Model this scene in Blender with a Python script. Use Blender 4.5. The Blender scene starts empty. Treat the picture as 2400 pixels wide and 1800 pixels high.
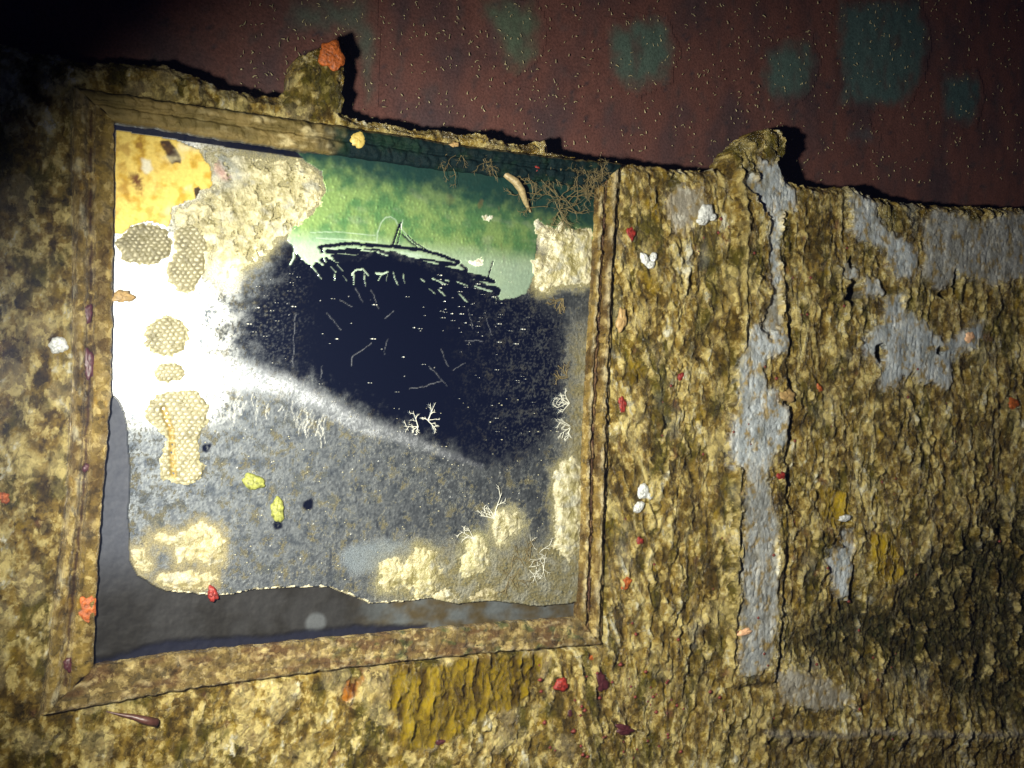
import bpy, math, random
import numpy as np
from mathutils import Vector, Matrix

random.seed(7)
rng = np.random.default_rng(11)
scene = bpy.context.scene

# ------------------------------------------------------------------ camera
FPX = 2300.0                      # focal length in pixels of a 2400 x 1800 picture
CAM = np.array([0.0, -0.75, 0.0])
YAW, ROLL = math.radians(26.0), math.radians(1.6)
FW = np.array([math.sin(YAW), math.cos(YAW), 0.0])
R0 = np.array([math.cos(YAW), -math.sin(YAW), 0.0])
U0 = np.array([0.0, 0.0, 1.0])
RT = R0 * math.cos(ROLL) + U0 * math.sin(ROLL)
UP = U0 * math.cos(ROLL) - R0 * math.sin(ROLL)
cd = bpy.data.cameras.new('camera')
cd.sensor_width = 36.0
cd.lens = FPX / 2400.0 * 36.0
cd.clip_start = 0.01
cd.clip_end = 100.0
co = bpy.data.objects.new('camera', cd)
scene.collection.objects.link(co)
co.matrix_world = Matrix(((RT[0], UP[0], -FW[0], CAM[0]), (RT[1], UP[1], -FW[1], CAM[1]),
                          (RT[2], UP[2], -FW[2], CAM[2]), (0, 0, 0, 1)))
cd.dof.use_dof = True
cd.dof.focus_distance = 0.80
cd.dof.aperture_fstop = 18.0
scene.camera = co

# ------------------------------------------------------------------ world: dark water
world = bpy.data.worlds.new('World')
scene.world = world
world.use_nodes = True
bg = world.node_tree.nodes['Background']
bg.inputs['Color'].default_value = (0.20, 0.28, 0.90, 1)
bg.inputs['Strength'].default_value = 0.035

def W(px, py, h=0.0):
    """a point of the photograph carried onto the wall plane y = -h (h towards the room)"""
    px = np.asarray(px, float); py = np.asarray(py, float)
    d = FW * FPX + RT * (px[..., None] - 1200.0) - UP * (py[..., None] - 900.0)
    t = (-h - CAM[1]) / d[..., 1]
    p = CAM + d * t[..., None]
    return p
def WP(pts, h=0.0):
    a = np.array(pts, float)
    p = W(a[:, 0], a[:, 1], h)
    return p[:, [0, 2]]

# ------------------------------------------------------------------ the diver's torch (its glare stands in the mirror)
LP = np.array([-0.06, -0.48, 0.005])      # held ahead of the camera, close to the wall
AIM = W(1270, 1190)
ld = bpy.data.lights.new('dive_torch', 'SPOT')
ld.energy = 54.0
ld.color = (1.0, 0.955, 0.80)
ld.shadow_soft_size = 0.018
ld.spot_size = math.radians(94)
ld.spot_blend = 1.0
lo = bpy.data.objects.new('dive_torch', ld)
scene.collection.objects.link(lo)
lo.location = LP
lo.rotation_euler = Vector(AIM - LP).to_track_quat('-Z', 'Y').to_euler()

scene.view_settings.view_transform = 'Standard'
scene.view_settings.look = 'None'
scene.view_settings.gamma = 1.0
scene.view_settings.exposure = 0.0
scene.cycles.max_bounces = 4
scene.cycles.use_denoising = True
scene.cycles.sample_clamp_indirect = 4.0

# ------------------------------------------------------------------ noise in numpy
_perm = {}
def perm(seed):
    if seed not in _perm:
        r = np.random.default_rng(seed + 1000)
        p = r.permutation(512).astype(np.int32)
        a = r.uniform(0, 2 * np.pi, 512)
        _perm[seed] = (p,) + tuple(q.astype(np.float32) for q in (np.cos(a), np.sin(a), r.random(512), r.random(512), r.random(512)))
    return _perm[seed]
_f4 = np.float32
def perlin(x, y, seed=0):
    p, gx, gy = perm(seed)[:3]
    x = np.asarray(x, np.float32); y = np.asarray(y, np.float32)
    x0 = np.floor(x).astype(np.int32); y0 = np.floor(y).astype(np.int32)
    fx = x - x0.astype(np.float32); fy = y - y0.astype(np.float32)
    ux = fx * fx * fx * (fx * (fx * 6 - 15) + 10); uy = fy * fy * fy * (fy * (fy * 6 - 15) + 10)
    def g(ix, iy, dx, dy):
        k = p[(p[ix & 511] + iy) & 511]
        return gx[k] * dx + gy[k] * dy
    a = g(x0, y0, fx, fy); b = g(x0 + 1, y0, fx - 1, fy)
    c = g(x0, y0 + 1, fx, fy - 1); d = g(x0 + 1, y0 + 1, fx - 1, fy - 1)
    return ((a + ux * (b - a)) * (1 - uy) + (c + ux * (d - c)) * uy) * 1.5
def fbm(x, y, o=4, seed=0, gain=0.5):
    s = 0; a = 1.0; n = 0
    for i in range(o):
        s = s + a * perlin(x, y, seed + i); n += a
        x = x * 2.03 + 17.1; y = y * 2.03 + 5.3; a *= gain
    return s / n
def worley(x, y, seed=0):
    p, _, _, rx, ry, rv = perm(seed)
    x = np.asarray(x, np.float32); y = np.asarray(y, np.float32)
    x0 = np.floor(x).astype(np.int32); y0 = np.floor(y).astype(np.int32)
    f1 = np.full(x.shape, 9.0); f2 = np.full(x.shape, 9.0); idv = np.zeros(x.shape)
    for i in (-1, 0, 1):
        for j in (-1, 0, 1):
            k = p[(p[(x0 + i) & 511] + y0 + j) & 511]
            d = np.hypot(x0 + i + rx[k] - x, y0 + j + ry[k] - y)
            n = d < f1
            f2 = np.where(n, f1, np.minimum(f2, d)); idv = np.where(n, rv[k], idv); f1 = np.where(n, d, f1)
    return f1, f2, idv
def ss(a, b, x):
    t = np.clip((x - a) / (b - a), 0, 1)
    return t * t * (3 - 2 * t)
def mix(a, b, t):
    return a + (b - a) * t[..., None]
def C3(*c):
    return np.array(c, float)

def poly_sd(poly, X, Z, pad=0.02):
    """signed distance, positive inside, -pad far away"""
    out = np.full(X.shape, -pad)
    lo_, hi_ = poly.min(0) - pad, poly.max(0) + pad
    m = (X > lo_[0]) & (X < hi_[0]) & (Z > lo_[1]) & (Z < hi_[1])
    if not m.any(): return out
    x = X[m]; z = Z[m]
    best = np.full(x.shape, 1e9); ins = np.zeros(x.shape, bool)
    n = len(poly)
    for i in range(n):
        a = poly[i]; b = poly[(i + 1) % n]
        e = b - a; L = max(e @ e, 1e-12)
        t = np.clip(((x - a[0]) * e[0] + (z - a[1]) * e[1]) / L, 0, 1)
        best = np.minimum(best, (x - a[0] - t * e[0]) ** 2 + (z - a[1] - t * e[1]) ** 2)
        c = (a[1] > z) != (b[1] > z)
        if c.any():
            ins ^= c & (x < (b[0] - a[0]) * (z - a[1]) / (b[1] - a[1] + 1e-15) + a[0])
    d = np.sqrt(best)
    out[m] = np.where(ins, d, -d)
    return np.maximum(out, -pad)
def line_d(pts, X, Z, pad=0.03):
    """distance to an open polyline"""
    p = WP(pts)
    out = np.full(X.shape, pad)
    lo_, hi_ = p.min(0) - pad, p.max(0) + pad
    m = (X > lo_[0]) & (X < hi_[0]) & (Z > lo_[1]) & (Z < hi_[1])
    if not m.any(): return out
    x = X[m]; z = Z[m]; best = np.full(x.shape, pad * pad)
    for a, b in zip(p[:-1], p[1:]):
        e = b - a; L = max(e @ e, 1e-12)
        t = np.clip(((x - a[0]) * e[0] + (z - a[1]) * e[1]) / L, 0, 1)
        best = np.minimum(best, (x - a[0] - t * e[0]) ** 2 + (z - a[1] - t * e[1]) ** 2)
    out[m] = np.sqrt(best)
    return out
def zoomed(ox, oy, k, pts):
    return [(ox + k * a, oy + k * b) for a, b in pts]

# ------------------------------------------------------------------ materials
def new_mat(name):
    m = bpy.data.materials.new(name); m.use_nodes = True
    return m, m.node_tree, m.node_tree.nodes['Principled BSDF']
def mat_attr(name, rough=0.55, spec=0.5, bump=0.35, scale=900.0, grain=0.35, dist=0.0012, metal=False, streak=1.0):
    """colour from the surface's own Col attribute, broken up by procedural grain and relief"""
    m, nt, b = new_mat(name)
    N = nt.nodes; Lk = nt.links
    at = N.new('ShaderNodeAttribute'); at.attribute_name = 'Col'
    tc = N.new('ShaderNodeTexCoord')
    mp = N.new('ShaderNodeMapping'); mp.inputs['Scale'].default_value = (1, 1, streak)
    Lk.new(tc.outputs['Object'], mp.inputs['Vector'])
    n1 = N.new('ShaderNodeTexNoise'); n1.inputs['Scale'].default_value = scale
    n1.inputs['Detail'].default_value = 4; n1.inputs['Roughness'].default_value = 0.65
    Lk.new(mp.outputs['Vector'], n1.inputs['Vector'])
    mr = N.new('ShaderNodeMapRange'); mr.inputs['From Min'].default_value = 0.3; mr.inputs['From Max'].default_value = 0.7
    mr.inputs['To Min'].default_value = 1.0 - grain; mr.inputs['To Max'].default_value = 1.0 + grain
    Lk.new(n1.outputs['Fac'], mr.inputs['Value'])
    mx = N.new('ShaderNodeVectorMath'); mx.operation = 'SCALE'
    Lk.new(at.outputs['Color'], mx.inputs[0]); Lk.new(mr.outputs['Result'], mx.inputs['Scale'])
    Lk.new(mx.outputs['Vector'], b.inputs['Base Color'])
    bp = N.new('ShaderNodeBump'); bp.inputs['Strength'].default_value = bump; bp.inputs['Distance'].default_value = dist
    Lk.new(n1.outputs['Fac'], bp.inputs['Height']); Lk.new(bp.outputs['Normal'], b.inputs['Normal'])
    b.inputs['Roughness'].default_value = rough
    b.inputs['Specular IOR Level'].default_value = spec
    if metal:
        a2 = N.new('ShaderNodeAttribute'); a2.attribute_name = 'metal'
        a3 = N.new('ShaderNodeAttribute'); a3.attribute_name = 'rough'
        Lk.new(a2.outputs['Fac'], b.inputs['Metallic']); Lk.new(a3.outputs['Fac'], b.inputs['Roughness'])
    return m
def mat_grit(name, rough=.20, spec=.9, cell=215.0, bump=.9, dist=.0055, lift=1.0, streak=.80, metal=False, light=(.93, .775, .315), dark=(.020, .014, .004)):
    """encrusted surface: colour from the Col attribute, split into grains and cracks by warped cells and noise"""
    m, nt, b = new_mat(name); N = nt.nodes; Lk = nt.links
    def math_(op, a, b_=None, c=None):
        n = N.new('ShaderNodeMath'); n.operation = op
        for i, v_ in enumerate((a, b_, c)):
            if v_ is None: continue
            if isinstance(v_, (int, float)): n.inputs[i].default_value = v_
            else: Lk.new(v_, n.inputs[i])
        return n.outputs[0]
    at = N.new('ShaderNodeAttribute'); at.attribute_name = 'Col'
    tc = N.new('ShaderNodeTexCoord'); mp = N.new('ShaderNodeMapping'); mp.inputs['Scale'].default_value = (1, .8, streak); mp.inputs['Rotation'].default_value = (0, .22, 0)
    Lk.new(tc.outputs['Object'], mp.inputs['Vector'])
    nw = N.new('ShaderNodeTexNoise'); nw.inputs['Scale'].default_value = cell * .75; nw.inputs['Detail'].default_value = 4; nw.inputs['Roughness'].default_value = .65
    Lk.new(mp.outputs['Vector'], nw.inputs['Vector'])
    vm = N.new('ShaderNodeVectorMath'); vm.operation = 'MULTIPLY_ADD'; vm.inputs[1].default_value = (2.0 / cell,) * 3
    Lk.new(nw.outputs['Color'], vm.inputs[0]); Lk.new(mp.outputs['Vector'], vm.inputs[2])
    vo = N.new('ShaderNodeTexVoronoi'); vo.inputs['Scale'].default_value = cell; Lk.new(vm.outputs['Vector'], vo.inputs['Vector'])
    v2 = N.new('ShaderNodeTexVoronoi'); v2.inputs['Scale'].default_value = cell * .36; Lk.new(vm.outputs['Vector'], v2.inputs['Vector'])
    n2 = N.new('ShaderNodeTexNoise'); n2.inputs['Scale'].default_value = cell * 2.6; n2.inputs['Detail'].default_value = 5; n2.inputs['Roughness'].default_value = .7
    Lk.new(mp.outputs['Vector'], n2.inputs['Vector'])
    sep = N.new('ShaderNodeSeparateColor'); Lk.new(vo.outputs['Color'], sep.inputs['Color'])
    sep2 = N.new('ShaderNodeSeparateColor'); Lk.new(v2.outputs['Color'], sep2.inputs['Color'])
    n3 = N.new('ShaderNodeTexNoise'); n3.inputs['Scale'].default_value = cell * .55; n3.inputs['Detail'].default_value = 6; n3.inputs['Roughness'].default_value = .72
    mp3 = N.new('ShaderNodeMapping'); mp3.inputs['Location'].default_value = (3.7, 1.9, 8.3); Lk.new(mp.outputs['Vector'], mp3.inputs['Vector']); Lk.new(mp3.outputs['Vector'], n3.inputs['Vector'])
    # pigment: patches of grains, its fine noise shared with the relief
    tone = math_('ADD', math_('MULTIPLY', sep.outputs[0], .34), math_('ADD', math_('MULTIPLY', sep2.outputs[1], .22), math_('MULTIPLY_ADD', n3.outputs['Fac'], .85, math_('MULTIPLY', n2.outputs['Fac'], .30))))   # mean about .85
    # relief: pebbled grains with fine roughness
    hgt_ = math_('SUBTRACT', math_('MULTIPLY_ADD', n2.outputs['Fac'], 1.1, math_('MULTIPLY', sep.outputs[1], .25)), math_('MULTIPLY', vo.outputs['Distance'], .55))
    lo = N.new('ShaderNodeMapRange'); lo.inputs['From Min'].default_value = .84; lo.inputs['From Max'].default_value = .56; lo.inputs['To Max'].default_value = .95 * lift
    hi = N.new('ShaderNodeMapRange'); hi.inputs['From Min'].default_value = .91; hi.inputs['From Max'].default_value = 1.06; hi.inputs['To Max'].default_value = .95 * lift
    Lk.new(tone, lo.inputs['Value']); Lk.new(tone, hi.inputs['Value'])
    m1 = N.new('ShaderNodeMix'); m1.data_type = 'RGBA'; Lk.new(lo.outputs[0], m1.inputs[0]); Lk.new(at.outputs['Color'], m1.inputs[6])
    dk = N.new('ShaderNodeMix'); dk.data_type = 'RGBA'; dk.inputs[0].default_value = .75; Lk.new(at.outputs['Color'], dk.inputs[6]); dk.inputs[7].default_value = dark + (1,)
    Lk.new(dk.outputs[2], m1.inputs[7])
    bw = N.new('ShaderNodeRGBToBW'); Lk.new(at.outputs['Color'], bw.inputs[0])
    lt = N.new('ShaderNodeMix'); lt.data_type = 'RGBA'; Lk.new(math_('MINIMUM', math_('MULTIPLY', bw.outputs[0], 2.6), .55), lt.inputs[0]); Lk.new(at.outputs['Color'], lt.inputs[6]); lt.inputs[7].default_value = light + (1,)
    m2 = N.new('ShaderNodeMix'); m2.data_type = 'RGBA'; Lk.new(hi.outputs[0], m2.inputs[0]); Lk.new(m1.outputs[2], m2.inputs[6]); Lk.new(lt.outputs[2], m2.inputs[7])
    Lk.new(m2.outputs[2], b.inputs['Base Color'])
    bp = N.new('ShaderNodeBump'); bp.inputs['Strength'].default_value = bump; bp.inputs['Distance'].default_value = dist
    Lk.new(hgt_, bp.inputs['Height']); Lk.new(bp.outputs['Normal'], b.inputs['Normal'])
    b.inputs['Roughness'].default_value = rough
    Lk.new(math_('MULTIPLY', math_('MINIMUM', math_('MULTIPLY_ADD', bw.outputs[0], 5.0, .08), 1.0), spec), b.inputs['Specular IOR Level'])
    return m
def mat_plain(name, col, rough=0.5, spec=0.5, scale=400.0, grain=0.3, bump=0.3, dist=0.001, sss=0.0):
    m, nt, b = new_mat(name)
    N = nt.nodes; Lk = nt.links
    tc = N.new('ShaderNodeTexCoord')
    n1 = N.new('ShaderNodeTexNoise'); n1.inputs['Scale'].default_value = scale; n1.inputs['Detail'].default_value = 4
    Lk.new(tc.outputs['Object'], n1.inputs['Vector'])
    cr = N.new('ShaderNodeValToRGB')
    cr.color_ramp.elements[0].position = 0.3; cr.color_ramp.elements[1].position = 0.7
    cr.color_ramp.elements[0].color = tuple(max(0, c * (1 - grain)) for c in col) + (1,)
    cr.color_ramp.elements[1].color = tuple(min(1, c * (1 + grain)) for c in col) + (1,)
    Lk.new(n1.outputs['Fac'], cr.inputs['Fac']); Lk.new(cr.outputs['Color'], b.inputs['Base Color'])
    bp = N.new('ShaderNodeBump'); bp.inputs['Strength'].default_value = bump; bp.inputs['Distance'].default_value = dist
    Lk.new(n1.outputs['Fac'], bp.inputs['Height']); Lk.new(bp.outputs['Normal'], b.inputs['Normal'])
    b.inputs['Roughness'].default_value = rough; b.inputs['Specular IOR Level'].default_value = spec
    if sss: b.inputs['Subsurface Weight'].default_value = sss; b.inputs['Subsurface Scale'].default_value = 0.002
    return m

# ------------------------------------------------------------------ object helpers
def link(o): scene.collection.objects.link(o)
def tag(o, label=None, cat=None, group=None, kind=None):
    if label: o['label'] = label
    if cat: o['category'] = cat
    if group: o['group'] = group
    if kind: o['kind'] = kind
    return o
def mesh_obj(name, verts, faces, mat, parent=None, attrs=None, smooth=True):
    verts = np.asarray(verts, np.float64)
    if parent is not None:
        base = np.array(parent.location) if parent.parent is None else np.array(parent.parent.location) + np.array(parent.location)
    else:
        base = np.array([(verts[:, 0].min() + verts[:, 0].max()) / 2, verts[:, 1].max(), (verts[:, 2].min() + verts[:, 2].max()) / 2])
    me = bpy.data.meshes.new(name)
    faces = np.asarray(faces, np.int32)
    k = faces.shape[1]
    me.vertices.add(len(verts)); me.vertices.foreach_set('co', (verts - base).astype(np.float32).ravel())
    me.loops.add(faces.size); me.loops.foreach_set('vertex_index', faces.ravel())
    me.polygons.add(len(faces))
    me.polygons.foreach_set('loop_start', np.arange(0, faces.size, k, dtype=np.int32))
    me.polygons.foreach_set('loop_total', np.full(len(faces), k, np.int32))
    me.polygons.foreach_set('use_smooth', np.full(len(faces), smooth, bool))
    me.update(calc_edges=True); me.validate()
    if attrs:
        for n, a in attrs.items():
            if a.ndim == 2:
                at = me.attributes.new(n, 'FLOAT_COLOR', 'POINT')
                c = np.ones((len(verts), 4), np.float32); c[:, :3] = np.clip(a, 0, 1)
                at.data.foreach_set('color', c.ravel())
            else:
                at = me.attributes.new(n, 'FLOAT', 'POINT'); at.data.foreach_set('value', np.clip(a, 0, 1).astype(np.float32))
    me.materials.append(mat)
    o = bpy.data.objects.new(name, me); link(o)
    if parent is not None: o.parent = parent
    else: o.location = base
    return o
def empty(name, loc):
    o = bpy.data.objects.new(name, None); o.empty_display_size = 0.02; link(o); o.location = loc
    return o
def grid_part(name, P, keep, mat, attrs, parent=None, skirt=None, skirt_y=0.03, skirt_col=None):
    """the kept cells of a height grid as a mesh; skirt: cells of the whole sheet, its rim is carried back to a thickness"""
    nz, nx = P.shape[:2]
    idx = np.arange(nz * nx).reshape(nz, nx)
    f = np.stack([idx[:-1, :-1], idx[:-1, 1:], idx[1:, 1:], idx[1:, :-1]], -1)[keep]
    flat = P.reshape(-1, 3)
    extra = None
    if skirt is not None:
        K = np.zeros((nz + 1, nx + 1), bool); K[1:-1, 1:-1] = skirt
        k0 = np.zeros((nz + 1, nx + 1), bool); k0[1:-1, 1:-1] = keep
        E = []
        c = k0[1:-1, 1:-1]
        for (dz, dx, a, b) in ((-1, 0, (0, 0), (0, 1)), (1, 0, (1, 1), (1, 0)), (0, -1, (1, 0), (0, 0)), (0, 1, (0, 1), (1, 1))):
            n = K[1 + dz:nz + dz, 1 + dx:nx + dx]
            zz, xx = np.nonzero(c & ~n)
            E.append(np.stack([idx[zz + a[0], xx + a[1]], idx[zz + b[0], xx + b[1]]], -1))
        extra = np.concatenate(E)
    used = np.unique(f)
    remap = np.full(nz * nx, -1, np.int64); remap[used] = np.arange(len(used))
    V = flat[used]; F = remap[f]
    A = {k: a.reshape(nz * nx, -1)[used] if a.ndim == 3 else a.ravel()[used] for k, a in attrs.items()}
    if extra is not None and len(extra):
        ev = np.unique(extra); r2 = np.full(nz * nx, -1, np.int64); r2[ev] = len(V) + np.arange(len(ev))
        B = flat[ev].copy(); B[:, 1] = skirt_y if np.isscalar(skirt_y) else B[:, 1]
        V = np.concatenate([V, B])
        F = np.concatenate([F, np.stack([remap[extra[:, 1]], remap[extra[:, 0]], r2[extra[:, 0]], r2[extra[:, 1]]], -1)])
        for k in A:
            s = attrs[k].reshape(nz * nx, -1)[ev] if attrs[k].ndim == 3 else attrs[k].ravel()[ev]
            A[k] = np.concatenate([A[k], s])
    return mesh_obj(name, V, F, mat, parent, A)
def tube(pts, rad, sides=5, taper=True):
    """verts and quads of a tube along points"""
    pts = np.asarray(pts, float); n = len(pts); V = []; F = []
    for i in range(n):
        t = pts[min(i + 1, n - 1)] - pts[max(i - 1, 0)]
        t /= np.linalg.norm(t) + 1e-12
        a = np.cross(t, [0.3, 1, 0.2]); a /= np.linalg.norm(a) + 1e-12
        b = np.cross(t, a)
        r = rad * ((1 - 0.7 * i / (n - 1)) if taper else 1.0) if np.isscalar(rad) else rad[i]
        for k in range(sides):
            w = 2 * math.pi * k / sides
            V.append(pts[i] + r * (a * math.cos(w) + b * math.sin(w)))
    for i in range(n - 1):
        for k in range(sides):
            k2 = (k + 1) % sides
            F.append((i * sides + k, i * sides + k2, (i + 1) * sides + k2, (i + 1) * sides + k))
    return V, F
def join(parts):
    V = []; F = []
    for v_, f_ in parts:
        o = len(V); V.extend(v_); F.extend([tuple(i + o for i in q) for q in f_])
    return np.array(V), np.array(F)

# ================================================================== the maroon bulkhead behind
GAP = 0.046
bx = np.concatenate([np.linspace(-1.2, -0.25, 24), np.linspace(-0.24, 1.5, 440), np.linspace(1.52, 3.2, 24)])
bz = np.concatenate([np.linspace(-1.2, -0.0, 12), np.linspace(0.02, 0.62, 170), np.linspace(0.64, 1.5, 14)])
BX, BZ = np.meshgrid(bx, bz)
def bulk_h(X, Z): return 0.0022 * fbm(X / 0.09, Z / 0.12, 4, 3) + 0.0007 * fbm(X / 0.012, Z / 0.018, 3, 9)
bh = bulk_h(BX, BZ)
def bulk_col(X, Z):
    n1 = fbm(X / 0.05, Z / 0.09, 4, 21); n2 = fbm(X / 0.014, Z / 0.02, 3, 31)
    c = mix(np.broadcast_to(C3(.125, .056, .042), X.shape + (3,)), C3(.072, .044, .042), ss(-.15, .45, n1))
    c = mix(c, C3(.050, .046, .044), ss(.10, .6, n2) * .6)
    c = mix(c, C3(.15, .064, .045), ss(.2, .6, fbm(X / .03, Z / .08, 3, 44)) * .5)
    c = c * C3(.78, .74, .82)
    return mix(c, C3(.030, .024, .030), ss(.38, .55, fbm(X / .011, Z / .011, 3, 51)) * .8)
bc = bulk_col(BX, BZ)
M_BULK = mat_attr('maroon_paint', rough=0.62, spec=0.25, bump=0.45, scale=500, grain=0.35, dist=0.0012)
bulk = grid_part('bulkhead', np.stack([BX, GAP - bh, BZ], -1), np.ones((len(bz) - 1, len(bx) - 1), bool), M_BULK, {'Col': bc})
tag(bulk, 'dark maroon painted bulkhead behind the broken top edge of the encrusted panel', 'bulkhead')

def crust_sheet(name, poly_px, h0, relief, colf, mat, parent, step=0.0016, warp=0.004, seed=0, edge=0.006):
    """a thin uneven crust with a ragged outline lying on a surface"""
    pl = WP(poly_px, h0)
    x = np.arange(pl[:, 0].min() - .008, pl[:, 0].max() + .008, step); z = np.arange(pl[:, 1].min() - .008, pl[:, 1].max() + .008, step)
    X, Z = np.meshgrid(x, z)
    sd = poly_sd(pl, X + warp * fbm(X / .018, Z / .018, 3, seed), Z + warp * fbm(X / .018, Z / .018, 3, seed + 7))
    keep4 = sd > 0
    keep = keep4[:-1, :-1] & keep4[1:, :-1] & keep4[:-1, 1:] & keep4[1:, 1:]
    H = h0 + bulk_h(X, Z) + relief * ss(-.001, edge, sd) * (0.6 + 0.6 * fbm(X / .012, Z / .012, 3, seed + 3))
    P = np.stack([X, -H, Z], -1)
    return grid_part(name, P, keep, mat, {'Col': colf(X, Z, sd)}, parent)
M_ALG = mat_attr('algae_film', rough=0.62, spec=0.25, bump=0.45, scale=500, grain=0.35, dist=.0012)
def alg_col(base):
    def f(X, Z, sd):
        c = mix(np.broadcast_to(C3(*base), X.shape + (3,)), C3(.065, .040, .036), ss(.0, .5, fbm(X / .02, Z / .03, 4, 61)) * .7)
        return mix(c, bulk_col(X, Z), 1 - ss(.001, .022, sd + .008 * fbm(X / .012, Z / .016, 3, 63)))
    return f
algae = [
    [(1420, 40), (1560, 20), (1600, 120), (1575, 200), (1490, 235), (1430, 190), (1410, 110)],
    [(1790, 110), (1850, 75), (1910, 70), (1925, 160), (1905, 225), (1850, 255), (1800, 240), (1770, 180)],
    [(1955, -10), (2160, -20), (2190, 90), (2170, 190), (2120, 265), (2030, 265), (1960, 255), (1965, 190), (1950, 90)],
    [(2205, 165), (2290, 155), (2315, 230), (2290, 300), (2230, 308), (2195, 260)],
    [(1110, -20), (1260, -10), (1290, 60), (1270, 150), (1220, 185), (1175, 160), (1150, 90), (1115, 50)],
    [(660, -20), (880, -30), (900, 100), (890, 250), (850, 262), (820, 160), (800, 90), (690, 100), (655, 60)],
    [(1985, 285), (2040, 275), (2070, 320), (2060, 350), (2000, 350), (1975, 320)],
]
acol = [(.058, .088, .072), (.055, .088, .078), (.050, .084, .080), (.046, .080, .078), (.065, .088, .060), (.062, .072, .058), (.06, .055, .06)]
for i, pg in enumerate(algae):
    crust_sheet('algae_patch', pg, -GAP + .0010, .0003, alg_col(acol[i]), M_ALG, bulk, step=.0028, seed=70 + i, edge=.02, warp=.006)

# tiny curled worm tubes all over the bulkhead
worms = []
for i in range(1300):
    px = random.uniform(560, 2420); py = random.uniform(-30, 430)
    p = W(px, py, -GAP + .0028)
    L = random.uniform(.0010, .0046) * (0.6 + 0.6 * random.random()); a0 = random.gauss(math.pi / 2, .8); cv = random.uniform(-2.8, 2.8); n = 5
    pts = []; q = p.copy()
    for k in range(n):
        pts.append(q.copy()); a = a0 + cv * k / n
        q = q + np.array([math.cos(a), -.12, math.sin(a)]) * L / n
    worms.append(tube(pts, random.uniform(.0003, .0007), 4))
Vw, Fw = join(worms)
M_WORM = mat_plain('worm_tube', (.40, .35, .20), rough=.4, scale=300)
tag(mesh_obj('worm_tubes', Vw, Fw, M_WORM), 'tiny pale curled worm tubes dotted all over the maroon bulkhead', 'worm tubes', kind='stuff')

# ================================================================== outlines of the mirror frame (outer and inner edges)
OUT = dict(
    left=[(178, 208), (173, 330), (177, 600), (175, 900), (159, 1200), (122, 1489), (101, 1677)],
    bottom=[(101, 1677), (434, 1616), (800, 1567), (1143, 1529), (1409, 1511)],
    right=[(1456, 384), (1447, 480), (1436, 640), (1428, 860), (1421, 1080), (1415, 1300), (1409, 1511)],
    top=[(178, 208), (470, 251), (800, 298), (1100, 345), (1300, 370), (1456, 384)])
INN = dict(
    left=[(266, 283), (265, 400), (263, 600), (259, 918), (236, 1200), (222, 1417), (217, 1564)],
    bottom=[(217, 1564), (434, 1533), (800, 1497), (1125, 1466), (1354, 1449)],
    right=[(1398, 440), (1396, 520), (1390, 640), (1378, 830), (1367, 1034), (1364, 1272), (1354, 1449)],
    top=[(266, 283), (543, 326), (760, 358), (1000, 392), (1240, 420), (1398, 440)])
def ring(d):
    return WP(d['left'] + d['bottom'][1:] + d['right'][::-1][1:] + d['top'][::-1][1:-1])
ROUT, RINN = ring(OUT), ring(INN)

# ================================================================== the encrusted panel
EDGE = [(-700, -60), (-300, 40), (0, 95), (195, 138), (330, 142), (398, 147), (452, 170), (524, 203), (600, 216), (658, 222), (679, 190), (684, 150),
        (700, 132), (741, 112), (777, 101), (806, 106), (811, 150), (809, 220), (806, 258), (836, 268), (890, 285), (981, 297), (1050, 304), (1118, 311), (1180, 325),
        (1223, 335), (1262, 326), (1285, 325), (1290, 352), (1360, 367), (1451, 378), (1540, 386), (1600, 392), (1701, 396), (1708, 372), (1730, 345), (1759, 318),
        (1790, 303), (1813, 296), (1846, 304), (1858, 340), (1850, 365), (1836, 385), (1850, 420), (1878, 427), (1925, 434), (1998, 434), (2034, 452),
        (2106, 470), (2215, 477), (2323, 485), (2400, 487), (2560, 500), (2750, 510)]
e = WP(EDGE)
PANEL = np.concatenate([np.array([[-0.6, e[0, 1]]]), e, np.array([[2.6, e[-1, 1] + .02], [2.6, -1.2], [-0.6, -1.2]])])
xs = [-0.03]
while xs[-1] < 1.04: xs.append(xs[-1] + 0.00085 + 0.00085 * max(0, xs[-1] - .25) / .75)
px_ = np.concatenate([np.linspace(-0.6, -0.036, 60), np.array(xs), np.linspace(1.05, 2.6, 60)])
pz_ = np.concatenate([np.linspace(-1.2, -0.44, 50), np.arange(-0.43, 0.36, 0.00105), np.linspace(0.365, 0.5, 12)])
X, Z = np.meshgrid(px_, pz_)
wx = X + .0030 * fbm(X / .02, Z / .02, 3, 101) + .0010 * perlin(X / .004, Z / .004, 105)
wz = Z + .0030 * fbm(X / .02, Z / .02, 3, 111) + .0010 * perlin(X / .004, Z / .004, 115)
sd_p = poly_sd(PANEL, wx, wz, .03)
rx_ = X + .0008 * fbm(X / .02, Z / .02, 3, 102); rz_ = Z + .0008 * fbm(X / .02, Z / .02, 3, 103)
sd_f = -poly_sd(ROUT, rx_, rz_, .03)                      # positive outside the frame
XF, ZF = X, Z
sel = (sd_p > -.004) & (sd_f > -.010)
X, Z, wx, wz, sd_pf, sd_ff = X[sel], Z[sel], wx[sel], wz[sel], sd_p, sd_f
sd_p, sd_f = sd_p[sel], sd_f[sel]
def full(a, fill=0):
    o = np.full(sel.shape + a.shape[1:], fill, a.dtype); o[sel] = a
    return o
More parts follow.
